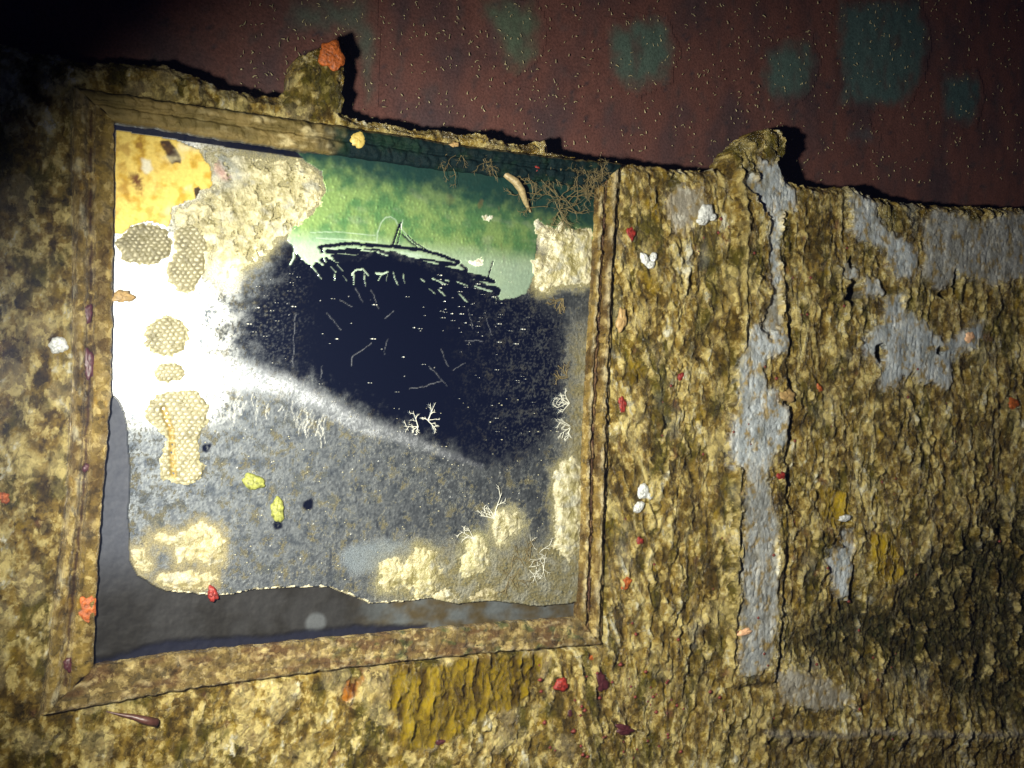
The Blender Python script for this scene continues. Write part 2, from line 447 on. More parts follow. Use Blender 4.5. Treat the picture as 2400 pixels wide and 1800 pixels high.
# relief: lumps drawn out downwards on the right, rounder on the left and below the mirror
right = ss(.40, .52, X)
Sz = Z * (1 - .16 * right) + .12 * X * right
warp = .004 * fbm(X / .03, Z / .03, 3, 121)
w1 = X + .0045 * fbm(X / .014, Sz / .020, 3, 123); w2 = Sz + .0060 * fbm(X / .014, Sz / .020, 3, 127)
big = fbm(X / .060, Sz / .075, 4, 131)
mid_ = fbm(w1 / .014, w2 / .022, 5, 141, .6)
g1, g2, gid = worley((w1 + warp * .6) / .0040, (w2 - warp * .6) / .0058, 151)
small = np.clip(1 - g1 * 1.1, 0, 1)
fine = fbm(X / .0028, Sz / .0036, 4, 161, .65)
rid = 1 - np.abs(fbm(w1 / .018, w2 / .040, 4, 171, .55)) * 3.2
rid = np.clip(rid, 0, 1) ** 2
v1 = w1 + .0030 * fbm(X / .005, Sz / .006, 3, 143); v2 = w2 + .0035 * fbm(X / .005, Sz / .006, 3, 147)
f1, f2, idv = worley(v1 / .0060, v2 / .0092, 149)
dome = np.clip(1 - f1 * 1.2, 0, 1) ** .8
vary = ss(-.35, .35, fbm(X / .07, Sz / .09, 3, 133)); vary2 = ss(-.3, .3, fbm(X / .05, Sz / .05, 3, 135))
H = .0060 * big + .0030 * mid_ + 0.0042 * dome * idv * (.25 + .95 * vary) + .0022 * small * gid * (.3 + vary2) + .0014 * fine - .0026 * rid * (.25 + .75 * right)
# colours
sh = X.shape + (3,)
ochre, cream, brown, olive, pale = C3(.315, .210, .040), C3(.65, .535, .215), C3(.120, .074, .014), C3(.098, .084, .010), C3(.88, .85, .66)
n0 = fbm(X / .040, Sz / .10, 4, 181, .6)
cr = .60 * mid_ + .80 * fbm(w1 / .010, w2 / .015, 5, 201, .65) + .30 * fine + .20 * (gid - .5) + .65 * n0 + .55 * (idv - .5) 
col = mix(np.broadcast_to(brown, sh), ochre, ss(-.32, .02, cr))
col = mix(col, olive, ss(-.05, .30, fbm(X / .028, Sz / .05, 4, 191)) * ss(.45, -.1, cr) * .9)
col = mix(col, cream, ss(.10, .40, cr))
col = mix(col, C3(.055, .040, .014), ss(-.30, -.62, cr) * .8)
col = mix(col, pale, ss(.52, .74, cr + .10 * small))
col = mix(col, C3(.080, .058, .012), ss(.08, .42, fbm(w1 / .014, Z / .075, 5, 205, .6)) * .75)
col = mix(col, cream, ss(.12, .45, fbm(w1 / .030, Sz / .045, 5, 207, .6)) * .6)
col = mix(col, C3(.32, .21, .010), ss(.26, .50, fbm(X / .026, Sz / .03, 4, 211)) * .75)       # mustard algae
col = mix(col, C3(.24, .105, .055), ss(.34, .6, fbm(X / .016, Sz / .02, 4, 221)) * .6)        # pinkish coralline
col = mix(col, C3(.24, .27, .26), ss(.25, .6, fbm(X / .045, Sz / .06, 4, 231)) * .5 * right)
# the panel below the mirror and at the left carries big flat pale rosettes
q1, q2, qid = worley((X + 2 * warp) / .030, (Z + 2 * warp) / .036, 241)
ros = (qid > .62) * ss(.42, .34, q1) * (1 - right)
H = H * (1 - .55 * ros) + .0015 * ros
col = mix(col, C3(.46, .38, .20), ros * .40)
# raised batten on the right
bat = poly_sd(WP([(1722, 400), (1830, 405), (1838, 700), (1838, 1100), (1832, 1400), (1815, 1600), (1705, 1610), (1712, 1200), (1716, 800)]), wx, wz)
H += .0050 * ss(-.003, .003, bat)
edge_l = line_d([(1728, 400), (1742, 520), (1735, 760), (1722, 1080), (1716, 1400), (1706, 1610)], wx, wz)
H += .0030 * ss(.004, .0, edge_l)
col = mix(col, cream, ss(.004, .0, edge_l) * .55)
# ledge at the lower right, and the darker strakes under it
led = line_d([(1795, 1718), (1960, 1722), (2050, 1712), (2200, 1720), (2420, 1722), (2700, 1730)], wx, wz, .05)
below = poly_sd(WP([(1797, 1722), (2750, 1735), (2750, 2300), (1800, 2300)]), wx, wz, .05)
H += .0022 * ss(.010, 0, led + .005 * mid_) - .005 * ss(-.004, .022, below)
col = mix(col, C3(.30, .27, .22), ss(.006, 0, led) * .7)
col = mix(col, brown * .8, ss(-.004, .020, below) * .55)
# hollow with dark turf at the lower right, with pale ribs left in it
tur = poly_sd(WP([(1840, 1500), (1930, 1420), (2000, 1375), (2090, 1410), (2140, 1330), (2230, 1260), (2330, 1190), (2600, 1100), (2600, 1690), (2360, 1690), (2240, 1650),
                  (2160, 1590), (2060, 1600), (1960, 1575), (1880, 1560)]), wx + .004 * fine, wz)
rb = np.minimum(np.minimum(line_d([(2215, 1480), (2240, 1560), (2275, 1630)], wx, wz), line_d([(2055, 1365), (2125, 1400)], wx, wz)),
                np.minimum(line_d([(2290, 1290), (2330, 1360), (2390, 1440)], wx, wz), line_d([(1890, 1390), (1912, 1480)], wx, wz)))
pit_ = ss(.55, .15, g1)
tk = ss(-.020, .026, tur + .022 * mid_ + .008 * fine) * ss(-.30, .10, fbm(w1 / .022, w2 / .030, 5, 257, .6) + .12)
H = H * (1 - .30 * tk) - .005 * tk - .003 * pit_ * tk
pit = ss(.55, .15, g1)
col = mix(col, mix(np.broadcast_to(C3(.040, .034, .012), sh), C3(.006, .016, .008), np.clip(pit * 1.4, 0, 1) * ss(-.25, .1, fbm(X / .02, Z / .02, 3, 251))), tk * .92)

K6 = .3617
def c6(p): return zoomed(1600, 600, K6, p)
def c9(p): return zoomed(1600, 1200, K6, p)
BARE = [
    c6([(430, 440), (560, 450), (620, 480), (670, 560), (640, 640), (540, 650), (500, 740), (530, 850), (600, 860), (590, 940), (680, 960), (680, 1050), (640, 1200), (580, 1290),
        (500, 1440), (440, 1440), (300, 1360), (270, 1220), (300, 1060), (340, 980), (330, 760), (350, 640), (390, 560)]),
    c9([(390, -330), (470, -330), (540, -150), (580, 0), (590, 300), (600, 650), (560, 950), (480, 1060), (360, 1060), (340, 900), (350, 700), (360, 300)]),
    c6([(1330, 250), (1410, 250), (1430, 350), (1500, 380), (1590, 450), (1600, 480), (1700, 560), (1820, 470), (1880, 430), (1960, 430), (1940, 500), (1900, 600), (1780, 640), (1740, 700),
        (1750, 840), (1720, 860), (1620, 830), (1530, 820), (1500, 760), (1420, 800), (1390, 840), (1280, 870), (1260, 780), (1280, 740), (1180, 660), (1140, 580), (1200, 500), (1290, 430)]),
    [(1998, 452), (2052, 456), (2056, 506), (2077, 535), (2124, 564), (2150, 600), (2150, 640), (2140, 655), (2100, 655), (2080, 625), (2075, 590), (2010, 560), (1990, 540), (2000, 500), (1985, 470)],
    [(2160, 520), (2190, 490), (2240, 495), (2290, 520), (2360, 497), (2440, 500), (2440, 640), (2330, 670), (2260, 650), (2200, 680), (2160, 650), (2165, 600)],
    [(2020, 650), (2062, 655), (2074, 690), (2040, 695), (2020, 690)],
    [(1966, 640), (1985, 615), (2012, 625), (2012, 655), (1985, 660)],
    c9([(1030, 130), (1100, 120), (1100, 380), (1070, 560), (1000, 560), (940, 390), (910, 300), (960, 240), (1030, 210)]),
    [(1783, 366), (1824, 385), (1835, 410), (1868, 450), (1868, 490), (1832, 500), (1822, 600), (1838, 650), (1806, 690), (1800, 600), (1800, 520), (1770, 470), (1745, 440), (1742, 412), (1775, 420)],
    [(1815, 1572), (1870, 1565), (1990, 1620), (2000, 1655), (1900, 1668), (1830, 1648)],
    [(1800, 690), (1822, 660), (1826, 760), (1800, 790), (1775, 770), (1790, 730)],
    [(1588, 430), (1640, 440), (1660, 480), (1600, 560), (1570, 540), (1555, 470)],
]
BARE_DIM = {1: .85, 4: .75, 9: .5, 10: .7, 11: .45}
bare_id = np.full(X.shape, -1)
paint = mix(np.broadcast_to(C3(.47, .52, .56), sh), C3(.28, .32, .35), ss(-.3, .4, fbm(X / .012, Z / .03, 4, 261)))
paint = mix(paint, C3(.74, .75, .72), ss(.15, .5, fbm(X / .006, Z / .05, 3, 271)) * .7)
paint = mix(paint, C3(.20, .19, .14), ss(.05, .5, fbm(X / .016, Z / .03, 5, 283, .6)) * .7)
paint = mix(paint, ochre, ss(.03, .32, fbm(X / .010, Z / .014, 5, 281, .6)) * .85)
crackx = np.abs(fbm(X / .010, Z / .05, 3, 291))
for i, pg in enumerate(BARE):
    k = .0065
    sd = poly_sd(WP(pg), wx + k * .5 * fine, wz + k * fbm(X / .008, Z / .008, 3, 295))
    t = ss(-.0012, .0016, sd); tcol = ss(-.005, .008, sd + .009 * fbm(X / .004, Z / .006, 4, 297, .6))
    H = H * (1 - t) + t * (.0012 + .0012 * fbm(X / .02, Z / .04, 3, 299) + .0006 * fine - .0012 * ss(.05, .0, crackx) + (.005 if i in (0, 1) else 0))
    dim = BARE_DIM.get(i, 1.0)
    pc = paint * dim if dim == 1 else mix(paint * .8, ochre * .7, np.full(X.shape, 1 - dim))
    col = mix(col, np.broadcast_to(pc, sh), tcol)
    bare_id[sd > 0] = i
# rust holes as pits, the dark behind them put into the colour
for (cx, cy, ax, ay) in ((2002, 686, 16, 28), (2063, 826, 11, 20), (2204, 822, 7, 9), (1997, 612, 6, 14), (2212, 690, 9, 10), (2360, 1246, 10, 9), (2240, 660, 5, 26)):
    c = WP([(cx, cy), (cx + ax, cy), (cx, cy + ay)])
    r = np.hypot((wx - c[0, 0]) / (c[1, 0] - c[0, 0]), (wz - c[0, 1]) / (c[0, 1] - c[2, 1]))
    t = ss(1.25, .85, r)
    H -= .022 * t
    col = mix(col, C3(.012, .010, .010), t)
    bare_id[r < 1.1] = -1
# yellow sponge crusts
YEL = [
    [(912, 1572), (1000, 1556), (1125, 1540), (1281, 1531), (1262, 1585), (1227, 1652), (1140, 1677), (1089, 1706), (1031, 1746), (988, 1764), (945, 1757), (930, 1700), (905, 1652)],
    c9([(1220, 120), (1330, 140), (1400, 250), (1440, 390), (1390, 470), (1270, 440), (1215, 300)]),
    [(1930, 1140), (1990, 1150), (1992, 1225), (1950, 1240), (1930, 1200)],
    [(805, 1605), (848, 1585), (842, 1625), (815, 1648), (793, 1645)],
    [(1470, 838), (1500, 850), (1512, 880), (1490, 905), (1455, 890)],
]
yel_id = np.full(X.shape, -1)
yr = np.clip(1 - np.abs(fbm((w1 + .7 * warp) / .017, Z / .045, 5, 311, .6)) * 2.6, 0, 1) ** 1.5
for i, pg in enumerate(YEL):
    sd = poly_sd(WP(pg), wx, wz) + .005 * fbm(X / .009, Z / .012, 4, 313, .6)
    t = ss(-.002, .004, sd)
    H = H * (1 - .5 * t) + t * (.0025 - .0055 * yr + .0012 * small)
    yc = mix(np.broadcast_to(C3(.30, .205, .004), sh), C3(.060, .036, .004), np.clip(yr * .75 + .75 * ss(-.05, .4, fbm(X / .012, Z / .03, 4, 321)), 0, 1))
    if i in (1, 2): yc = yc * 1.7
    if i == 3: yc = yc * C3(1.6, .8, .8)
    col = mix(col, yc, t)
    yel_id[sd > 0] = i
# rounded rims: at the broken top edge and along the frame
H = np.where(sd_p < .009, H - .008 * (1 - ss(0, .009, np.maximum(sd_p, 0))), H)
kf = ss(.0, .006, sd_f)
H = H * (.35 + .65 * kf) - .0060 * ss(.0020, .0, np.abs(sd_f - .0006))
H = HP = full(H); col = full(col); bare_id = full(bare_id, -1); yel_id = full(yel_id, -1); X, Z = XF, ZF
keep4 = (sd_pf > 0) & (sd_ff > -.004)
keep = keep4[:-1, :-1] & keep4[1:, :-1] & keep4[:-1, 1:] & keep4[1:, 1:]
P = np.stack([X, -H, Z], -1)
M_CRUST = mat_grit('crust')
M_PAINT = mat_grit('bare_paint', rough=.45, spec=.4, bump=.5, dist=.0022, lift=.6, light=(.70, .70, .62), dark=(.10, .09, .06), cell=230)
M_YEL = mat_grit('yellow_sponge', lift=.6, light=(.42, .32, .015), dark=(.03, .02, .003), cell=150, streak=.40)
panel = empty('encrusted_panel', (0.5, 0.03, -0.4))
tag(panel, 'ochre encrusted wall panel with a broken top edge, carrying the framed mirror', 'wall panel')
fb = bare_id[:-1, :-1]; fy = yel_id[:-1, :-1]
grid_part('crust', P, keep & (fb < 0) & (fy < 0), M_CRUST, {'Col': col}, panel, skirt=keep, skirt_y=.030)
for i in range(len(BARE)):
    k = keep & (fb == i) & (fy < 0)
    if k.any(): grid_part('bare_paint_patch', P, k, M_PAINT, {'Col': col}, panel)
for i in range(len(YEL)):
    k = keep & (fy == i)
    if k.any():
        o = grid_part('yellow_sponge_crust', P, k, M_YEL, {'Col': col}, panel)
def panel_h(x, z):
    i = int(np.clip(np.searchsorted(px_, x), 1, len(px_) - 2)); j = int(np.clip(np.searchsorted(pz_, z), 1, len(pz_) - 2))
    return float(HP[j - 1:j + 2, i - 1:i + 2].max())

# ================================================================== the mirror: frame
mirror = empty('wall_mirror', (W(760, 1600)[0], 0.01, W(760, 1600)[2]))
tag(mirror, 'square mirror in a moulded frame, its clouded glass overgrown and broken along the bottom', 'mirror')
M_RAIL = mat_grit('frame_rail', rough=.24, spec=.9, bump=.9, dist=.0042, lift=1.0, cell=230, streak=.9, light=(.80, .64, .27))
M_RAILT = mat_grit('top_rail', rough=.5, spec=.4, bump=.5, dist=.0018, lift=.25, cell=300, streak=.85, light=(.40, .34, .14))
def resample(pts, n):
    p = WP(pts); d = np.concatenate([[0], np.cumsum(np.hypot(*np.diff(p, axis=0).T))])
    # smooth curve through the points
    s = np.linspace(0, d[-1], n)
    x = np.interp(s, d, p[:, 0]); z = np.interp(s, d, p[:, 1])
    k = np.ones(31) / 31
    xp = np.concatenate([2 * x[0] - x[15:0:-1], x, 2 * x[-1] - x[-2:-17:-1]]); zp = np.concatenate([2 * z[0] - z[15:0:-1], z, 2 * z[-1] - z[-2:-17:-1]])
    return np.stack([np.convolve(xp, k, 'valid'), np.convolve(zp, k, 'valid')], -1)
GLASS_H = -.0035
def rail(side, prof, colour, seed):
    n = 520; T = np.array([-.06] + list(np.linspace(0, 1, 30)) + [1.02, 1.02])
    o_ = resample(OUT[side], n); i_ = resample(INN[side], n)
    XX = o_[None, :, 0] + (i_ - o_)[None, :, 0] * T[:, None]; ZZ = o_[None, :, 1] + (i_ - o_)[None, :, 1] * T[:, None]
    XX = XX + .0014 * fbm(XX / .010, ZZ / .010, 4, seed + 31); ZZ = ZZ + .0014 * fbm(XX / .010, ZZ / .010, 4, seed + 37)
    TT = np.broadcast_to(T[:, None], XX.shape)
    along = np.broadcast_to(np.linspace(0, 1, n)[None], XX.shape)
    h = np.interp(TT, [p[0] for p in prof], [p[1] for p in prof]) * .001
    nz = fbm(XX / .006, ZZ / .006, 4, seed); nb = fbm(XX / .022, ZZ / .022, 3, seed + 9)
    cr_ = worley(XX / .006, ZZ / .007, seed + 41); h = h + .0018 * np.clip(1 - 1.2 * cr_[0], 0, 1) * (cr_[2] > .45) + .0013 * nz + .0012 * nb
    worn = ss(.1, .5, fbm(XX / .02, ZZ / .02, 4, seed + 17))
    h = h + .0026 * worn * fbm(XX / .004, ZZ / .004, 3, seed + 23)
    h[0] = -.006; h[-1] = GLASS_H - .004
    c = colour(XX, ZZ, TT, along, worn)
    P_ = np.stack([XX, -h, ZZ], -1)
    if side in ('left', 'top'): P_ = P_[::-1]; c = c[::-1]
    kp = np.ones((len(T) - 1, n - 1), bool)
    return grid_part('frame_rail', P_, kp, M_RAIL if side != 'top' else M_RAILT, {'Col': c}, mirror)
def col_left(X_, Z_, T, a, worn):
    s = X_.shape + (3,)
    c = mix(np.broadcast_to(C3(.30, .205, .045), s), C3(.13, .080, .018), ss(-.2, .4, fbm(X_ / .012, Z_ / .03, 3, 401)))
    c = mix(c, C3(.62, .56, .36), ss(.1, .45, fbm(X_ / .008, Z_ / .022, 4, 405)) * ss(.55, .40, T) * .9)
    c = mix(c, C3(.55, .45, .25), worn * .35)
    c = mix(c, C3(.42, .25, .02), ss(.25, .5, fbm(X_ / .015, Z_ / .03, 3, 409)) * .7)
    g = ss(.10, .0, np.abs(T - .42))
    c = mix(c, C3(.040, .016, .014), g * ss(-.40, -.05, fbm(X_ / .01, Z_ / .016, 3, 411)) * .92)  # groove: dark red sponge tint, deepened with painted shade
    return c
def col_bottom(X_, Z_, T, a, worn):
    s = X_.shape + (3,)
    c = mix(np.broadcast_to(C3(.20, .140, .045), s), C3(.14, .080, .032), ss(-.1, .3, fbm(X_ / .03, Z_ / .012, 3, 421)))
    c = mix(c, C3(.48, .38, .19), ss(.1, .45, fbm(X_ / .012, Z_ / .006, 4, 425)) * .8)
    c = mix(c, C3(.08, .10, .035), ss(.12, .4, fbm(X_ / .014, Z_ / .008, 3, 429)) * .8 * ss(.3, .6, a))
    return c
def col_right(X_, Z_, T, a, worn):
    s = X_.shape + (3,)
    c = mix(np.broadcast_to(C3(.28, .190, .045), s), C3(.12, .072, .022), ss(-.2, .3, fbm(X_ / .01, Z_ / .04, 3, 441)))
    rdg = np.maximum(ss(.14, .03, np.abs(T - .32)), ss(.10, .02, np.abs(T - .86)))
    c = mix(c, C3(.68, .58, .34), rdg * ss(-.25, .25, fbm(X_ / .006, Z_ / .018, 4, 445)) * .85)
    c = mix(c, C3(.13, .06, .05), ss(.1, .02, np.abs(T - .62)) * .7)
    return c
def col_top(X_, Z_, T, a, worn):
    s = X_.shape + (3,)
    c = mix(np.broadcast_to(C3(.20, .145, .046), s), C3(.12, .090, .026), ss(-.2, .3, fbm(X_ / .03, Z_ / .01, 3, 461)))
    c = mix(c, C3(.56, .47, .24), ss(.05, .4, fbm(X_ / .02, Z_ / .008, 4, 465)) * .8 * ss(.12, .3, a))
    gr = ss(.33, .44, a + .05 * fbm(X_ / .01, Z_ / .01, 3, 467))  # right part: green algae stain, with its shade put into the colour
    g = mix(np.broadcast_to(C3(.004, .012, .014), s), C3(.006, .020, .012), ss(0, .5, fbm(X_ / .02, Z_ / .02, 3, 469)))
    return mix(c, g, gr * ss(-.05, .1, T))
rail('left', [(-.06, -3), (0, 1.2), (.08, 4.6), (.14, 3.6), (.20, 4.8), (.28, 3.0), (.33, -2.4), (.48, -2.4), (.53, 2.6), (.58, 3.6), (.66, 2.9), (.80, 3.2), (.97, 3.0), (1.02, 1.0)], col_left, 501)
rail('bottom', [(-.06, -4), (0, -1.0), (.06, 3.0), (.14, 4.0), (.22, 3.4), (.27, 1.6), (.33, 2.8), (.6, 2.6), (.95, 2.0), (1.02, .5)], col_bottom, 511)
rail('right', [(-.06, -3), (0, 0.2), (.12, .6), (.22, 5.0), (.38, 5.0), (.48, -.6), (.58, -.8), (.62, 1.2), (.68, -.4), (.78, 3.4), (.92, 3.6), (1.02, .5)], col_right, 521)
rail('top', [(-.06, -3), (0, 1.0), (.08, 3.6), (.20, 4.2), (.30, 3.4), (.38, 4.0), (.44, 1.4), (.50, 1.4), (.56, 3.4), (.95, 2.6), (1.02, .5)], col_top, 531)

# ================================================================== the mirror: glass, backing and what coats them
lo_, hi_ = RINN.min(0) - .004, RINN.max(0) + .004
gx = np.arange(lo_[0], hi_[0], .00078); gz = np.arange(lo_[1], hi_[1], .00078)
X, Z = np.meshgrid(gx, gz); sh = X.shape + (3,)
fine = fbm(X / .0022, Z / .0022, 4, 601, .65)
med = fbm(X / .010, Z / .010, 4, 611)
big = fbm(X / .04, Z / .04, 4, 621)
wx = X + .0022 * fbm(X / .012, Z / .012, 4, 631, .6); wz = Z + .0022 * fbm(X / .012, Z / .012, 4, 641, .6)
def sdp(pts, k=1.0):
    return poly_sd(WP(pts), X + (wx - X) * k, Z + (wz - Z) * k, .04)
sparkle = rng.random(X.shape)

clear = sdp([(640, 610), (672, 575), (720, 560), (800, 560), (1000, 590), (1160, 650), (1250, 690), (1320, 740), (1330, 860), (1320, 980), (1260, 1060), (1190, 1090), (1130, 1088), (1010, 1035), (900, 990), (800, 937),
             (700, 887), (620, 855), (560, 800), (566, 745), (600, 690), (640, 655)])
cl = ss(-.014, .012, clear + .014 * med + .009 * fine)
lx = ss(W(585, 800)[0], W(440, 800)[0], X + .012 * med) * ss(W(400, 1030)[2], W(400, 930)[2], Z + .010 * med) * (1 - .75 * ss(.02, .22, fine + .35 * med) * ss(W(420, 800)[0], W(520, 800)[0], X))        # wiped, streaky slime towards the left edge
# base: slime on the lower half
turf = .6 * fbm(X / .0021, Z / .0026, 3, 651, .65) + .5 * fbm(X / .007, Z / .010, 3, 653, .6)
col = mix(np.broadcast_to(C3(.150, .165, .178), sh), C3(.066, .078, .094), ss(-.2, .4, med))
met = np.full(X.shape, .93); rou = np.full(X.shape, .55) + .08 * fine
tuft = ss(.0, .30, turf + .5 * med + .25 * big - .02)
tc_ = mix(np.broadcast_to(C3(.085, .074, .032), sh), C3(.040, .046, .044), ss(-.2, .3, fbm(X / .014, Z / .014, 3, 655)))
col = mix(col, tc_, tuft * .9); met = met * (1 - tuft * .9)
dk_ = ss(.0, .30, -turf + .4 * fine - .3 * med)
col = mix(col, C3(.022, .028, .042), dk_ * .5)
pg_ = ss(.26, .5, fine + .3 * turf) * ss(-.4, .3, big + med)
col = mix(col, C3(.26, .25, .18), pg_ * .5); met = met * (1 - pg_ * .5)
# streaky slime at the left
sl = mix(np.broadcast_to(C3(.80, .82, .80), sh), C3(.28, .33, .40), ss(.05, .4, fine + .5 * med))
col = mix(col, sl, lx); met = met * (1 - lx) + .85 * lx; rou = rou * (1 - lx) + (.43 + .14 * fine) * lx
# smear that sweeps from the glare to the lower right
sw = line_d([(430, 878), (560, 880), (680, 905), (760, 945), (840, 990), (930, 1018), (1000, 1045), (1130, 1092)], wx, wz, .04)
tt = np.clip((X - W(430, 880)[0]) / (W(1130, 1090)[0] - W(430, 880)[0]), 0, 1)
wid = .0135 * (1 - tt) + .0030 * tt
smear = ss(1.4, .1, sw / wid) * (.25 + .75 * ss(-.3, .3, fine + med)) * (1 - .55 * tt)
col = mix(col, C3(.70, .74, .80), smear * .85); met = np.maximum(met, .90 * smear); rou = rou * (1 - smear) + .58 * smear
# hatching left by grazing tracks under the smear
hatch = np.zeros(X.shape)
for k in range(34):
    x0 = random.uniform(540, 790); y0 = 900 + (x0 - 540) * .28 + random.uniform(0, 45); L = random.uniform(12, 60)
    hatch = np.maximum(hatch, random.uniform(.3, 1) * ss(.0006, .0001, line_d([(x0, y0), (x0 - 4 + random.uniform(-3, 3), y0 + L * .5), (x0 + random.uniform(-9, 4), y0 + L)], wx, wz, .003)))
col = mix(col, C3(.62, .62, .56), hatch * .7); met = met * (1 - hatch * .5)
for (cx, cy, cr_) in ((725, 1185, 13), (731, 1178, 9), (653, 1232, 12), (484, 1050, 11), (491, 1046, 7), (1350, 840, 10), (1345, 985, 14), (1300, 1165, 9)):  # round clear spots; those by the lime sponges stand in for their shadows
    q = W(cx, cy); clear = np.maximum(clear, cr_ * .00031 - np.hypot(wx - q[0], wz - q[2])); cl = np.maximum(cl, ss(-.0012, .0012, cr_ * .00031 - np.hypot(wx - q[0], wz - q[2])))
bev = np.maximum(ss(.0062, .0052, line_d(INN['top'][:3], X, Z, .02)), ss(.0022, .0012, line_d(INN['left'][:4], X, Z, .02)))  # bare bevel strips that also stand in for the shadow inside the frame
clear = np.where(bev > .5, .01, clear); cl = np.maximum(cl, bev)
# clean mirror in the middle
mirr = C3(.42, .47, .56)
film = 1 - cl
# thin broken veil at its right side
veil = ss(W(1040, 800)[0], W(1340, 800)[0], X + .03 * med) * ss(-.10, .40, fine + .6 * turf + .4 * med)
film = np.maximum(film, veil * .55); vc_ = veil * cl
col = mix(col, C3(.045, .052, .056), vc_ * .9); met = met * (1 - vc_ * .9)
film = np.maximum(film, ss(W(760, 800)[0], W(600, 800)[0], X + .02 * med) * ss(.0, .4, fine + .5 * turf + .2 * med) * .5)
spk = np.clip((sparkle > .990) * lx + (sparkle > .9996), 0, 1) * ss(-.2, .3, med + .3)
col = mix(col, C3(.75, .76, .72), spk * .8); met = met * (1 - spk); film = np.maximum(film, spk * .8)
# faint scratches on the clean part
for z_ in ([(470, 940), (530, 1000), (600, 1080)], [(690, 1390), (710, 1300), (800, 1240), (860, 1190)], [(970, 1290), (1000, 1160)], [(1360, 1390), (1450, 1490), (1520, 1560)], [(1190, 1585), (1350, 1565), (1470, 1520)],
           [(1460, 1250), (1530, 1400)], [(1570, 1430), (1670, 1370)], [(1700, 900), (1740, 1070)], [(590, 820), (690, 880)], [(720, 720), (790, 840)], [(860, 740), (920, 890)], [(980, 980), (1050, 910)],
           [(1670, 1175), (1830, 1175)], [(1850, 950), (1910, 1130)], [(440, 1400), (420, 1500)], [(200, 940), (180, 1400)]):
    s = .28 * ss(.0006, .0001, line_d(zoomed(640, 480, .2712, z_), wx, wz, .003)) * ss(-.5, .2, fine + .2)
    col = mix(col, C3(.34, .36, .40), s * 3.0 * cl); met = met * (1 - s * 2.5 * cl); film = np.maximum(film, s * 1.2)
hgt = np.full(X.shape, GLASS_H) + .00012 * fine * (1 - cl) + .0003 * ss(.2, .6, fine) * (1 - cl) * (1 - lx)

# green slime across the top, with a scribble scraped through it
gs = sdp([(690, 355), (800, 360), (1000, 385), (1240, 410), (1420, 430), (1420, 560), (1262, 545), (1255, 640), (1240, 690), (1175, 705), (1150, 668), (1080, 640), (1000, 615), (930, 590), (870, 590),
          (800, 620), (760, 600), (735, 625), (700, 598), (676, 560), (690, 530), (735, 500), (768, 450), (760, 400)])
Zk = lambda p: zoomed(640, 480, .2712, p)
cut = np.zeros(X.shape)
def stroke(acc, pts, wpx):
    w = wpx * .00029
    w = w * .95
    return np.maximum(acc, ss(w * .5 + .0004, w * .5 - .0004, line_d(Zk(pts), X + .35 * (wx - X), Z + .35 * (wz - Z), .01)))
for pts, w in (([(410, 360), (550, 342), (700, 332), (900, 350), (1100, 362), (1300, 388), (1450, 425), (1560, 470), (1620, 490), (1590, 512), (1450, 515)], 9),
               ([(420, 370), (435, 430), (470, 500), (540, 570)], 7), ([(480, 400), (700, 400), (900, 435), (1300, 500), (1700, 600), (1900, 645)], 11), ([(550, 440), (1000, 490), (1500, 560), (1920, 660)], 13),
               ([(600, 500), (1100, 530), (1600, 620), (1950, 760)], 16), ([(560, 560), (900, 560), (1400, 600), (1800, 720)], 16), ([(640, 380), (900, 385), (1100, 440), (1300, 470), (1560, 500)], 6),
               ([(1050, 340), (1080, 240), (1105, 170)], 6), ([(1085, 350), (1110, 230), (1120, 150)], 3), ([(1130, 250), (1190, 310), (1260, 365)], 4), ([(1170, 260), (1250, 330), (1340, 385)], 4),
               ([(1860, 660), (1890, 560), (1915, 490)], 4), ([(1640, 520), (1690, 560), (1640, 590)], 9), ([(600, 640), (1000, 650), (1500, 660), (1950, 740)], 22), ([(720, 460), (1000, 460), (1250, 520)], 8),
               ([(560, 470), (760, 480), (1100, 540)], 14)):
    cut = stroke(cut, pts, w)
for k in range(46):
    x0 = random.uniform(430, 1300); x1 = x0 + random.uniform(250, 700); x1 = min(x1, 1960)
    def yy(x, o): return 345 + o + (x - 430) * .17 + 40 * math.sin((x - 430) / 1500 * math.pi)
    o0 = random.uniform(10, 210); o1 = o0 + random.uniform(-70, 70)
    cut = stroke(cut, [(x0, yy(x0, o0)), ((x0 + x1) / 2, yy((x0 + x1) / 2, (o0 + o1) / 2 + random.uniform(-14, 14))), (x1, yy(x1, o1))], random.uniform(2.2, 6.5))
frag = np.zeros(X.shape)
FRW = .75
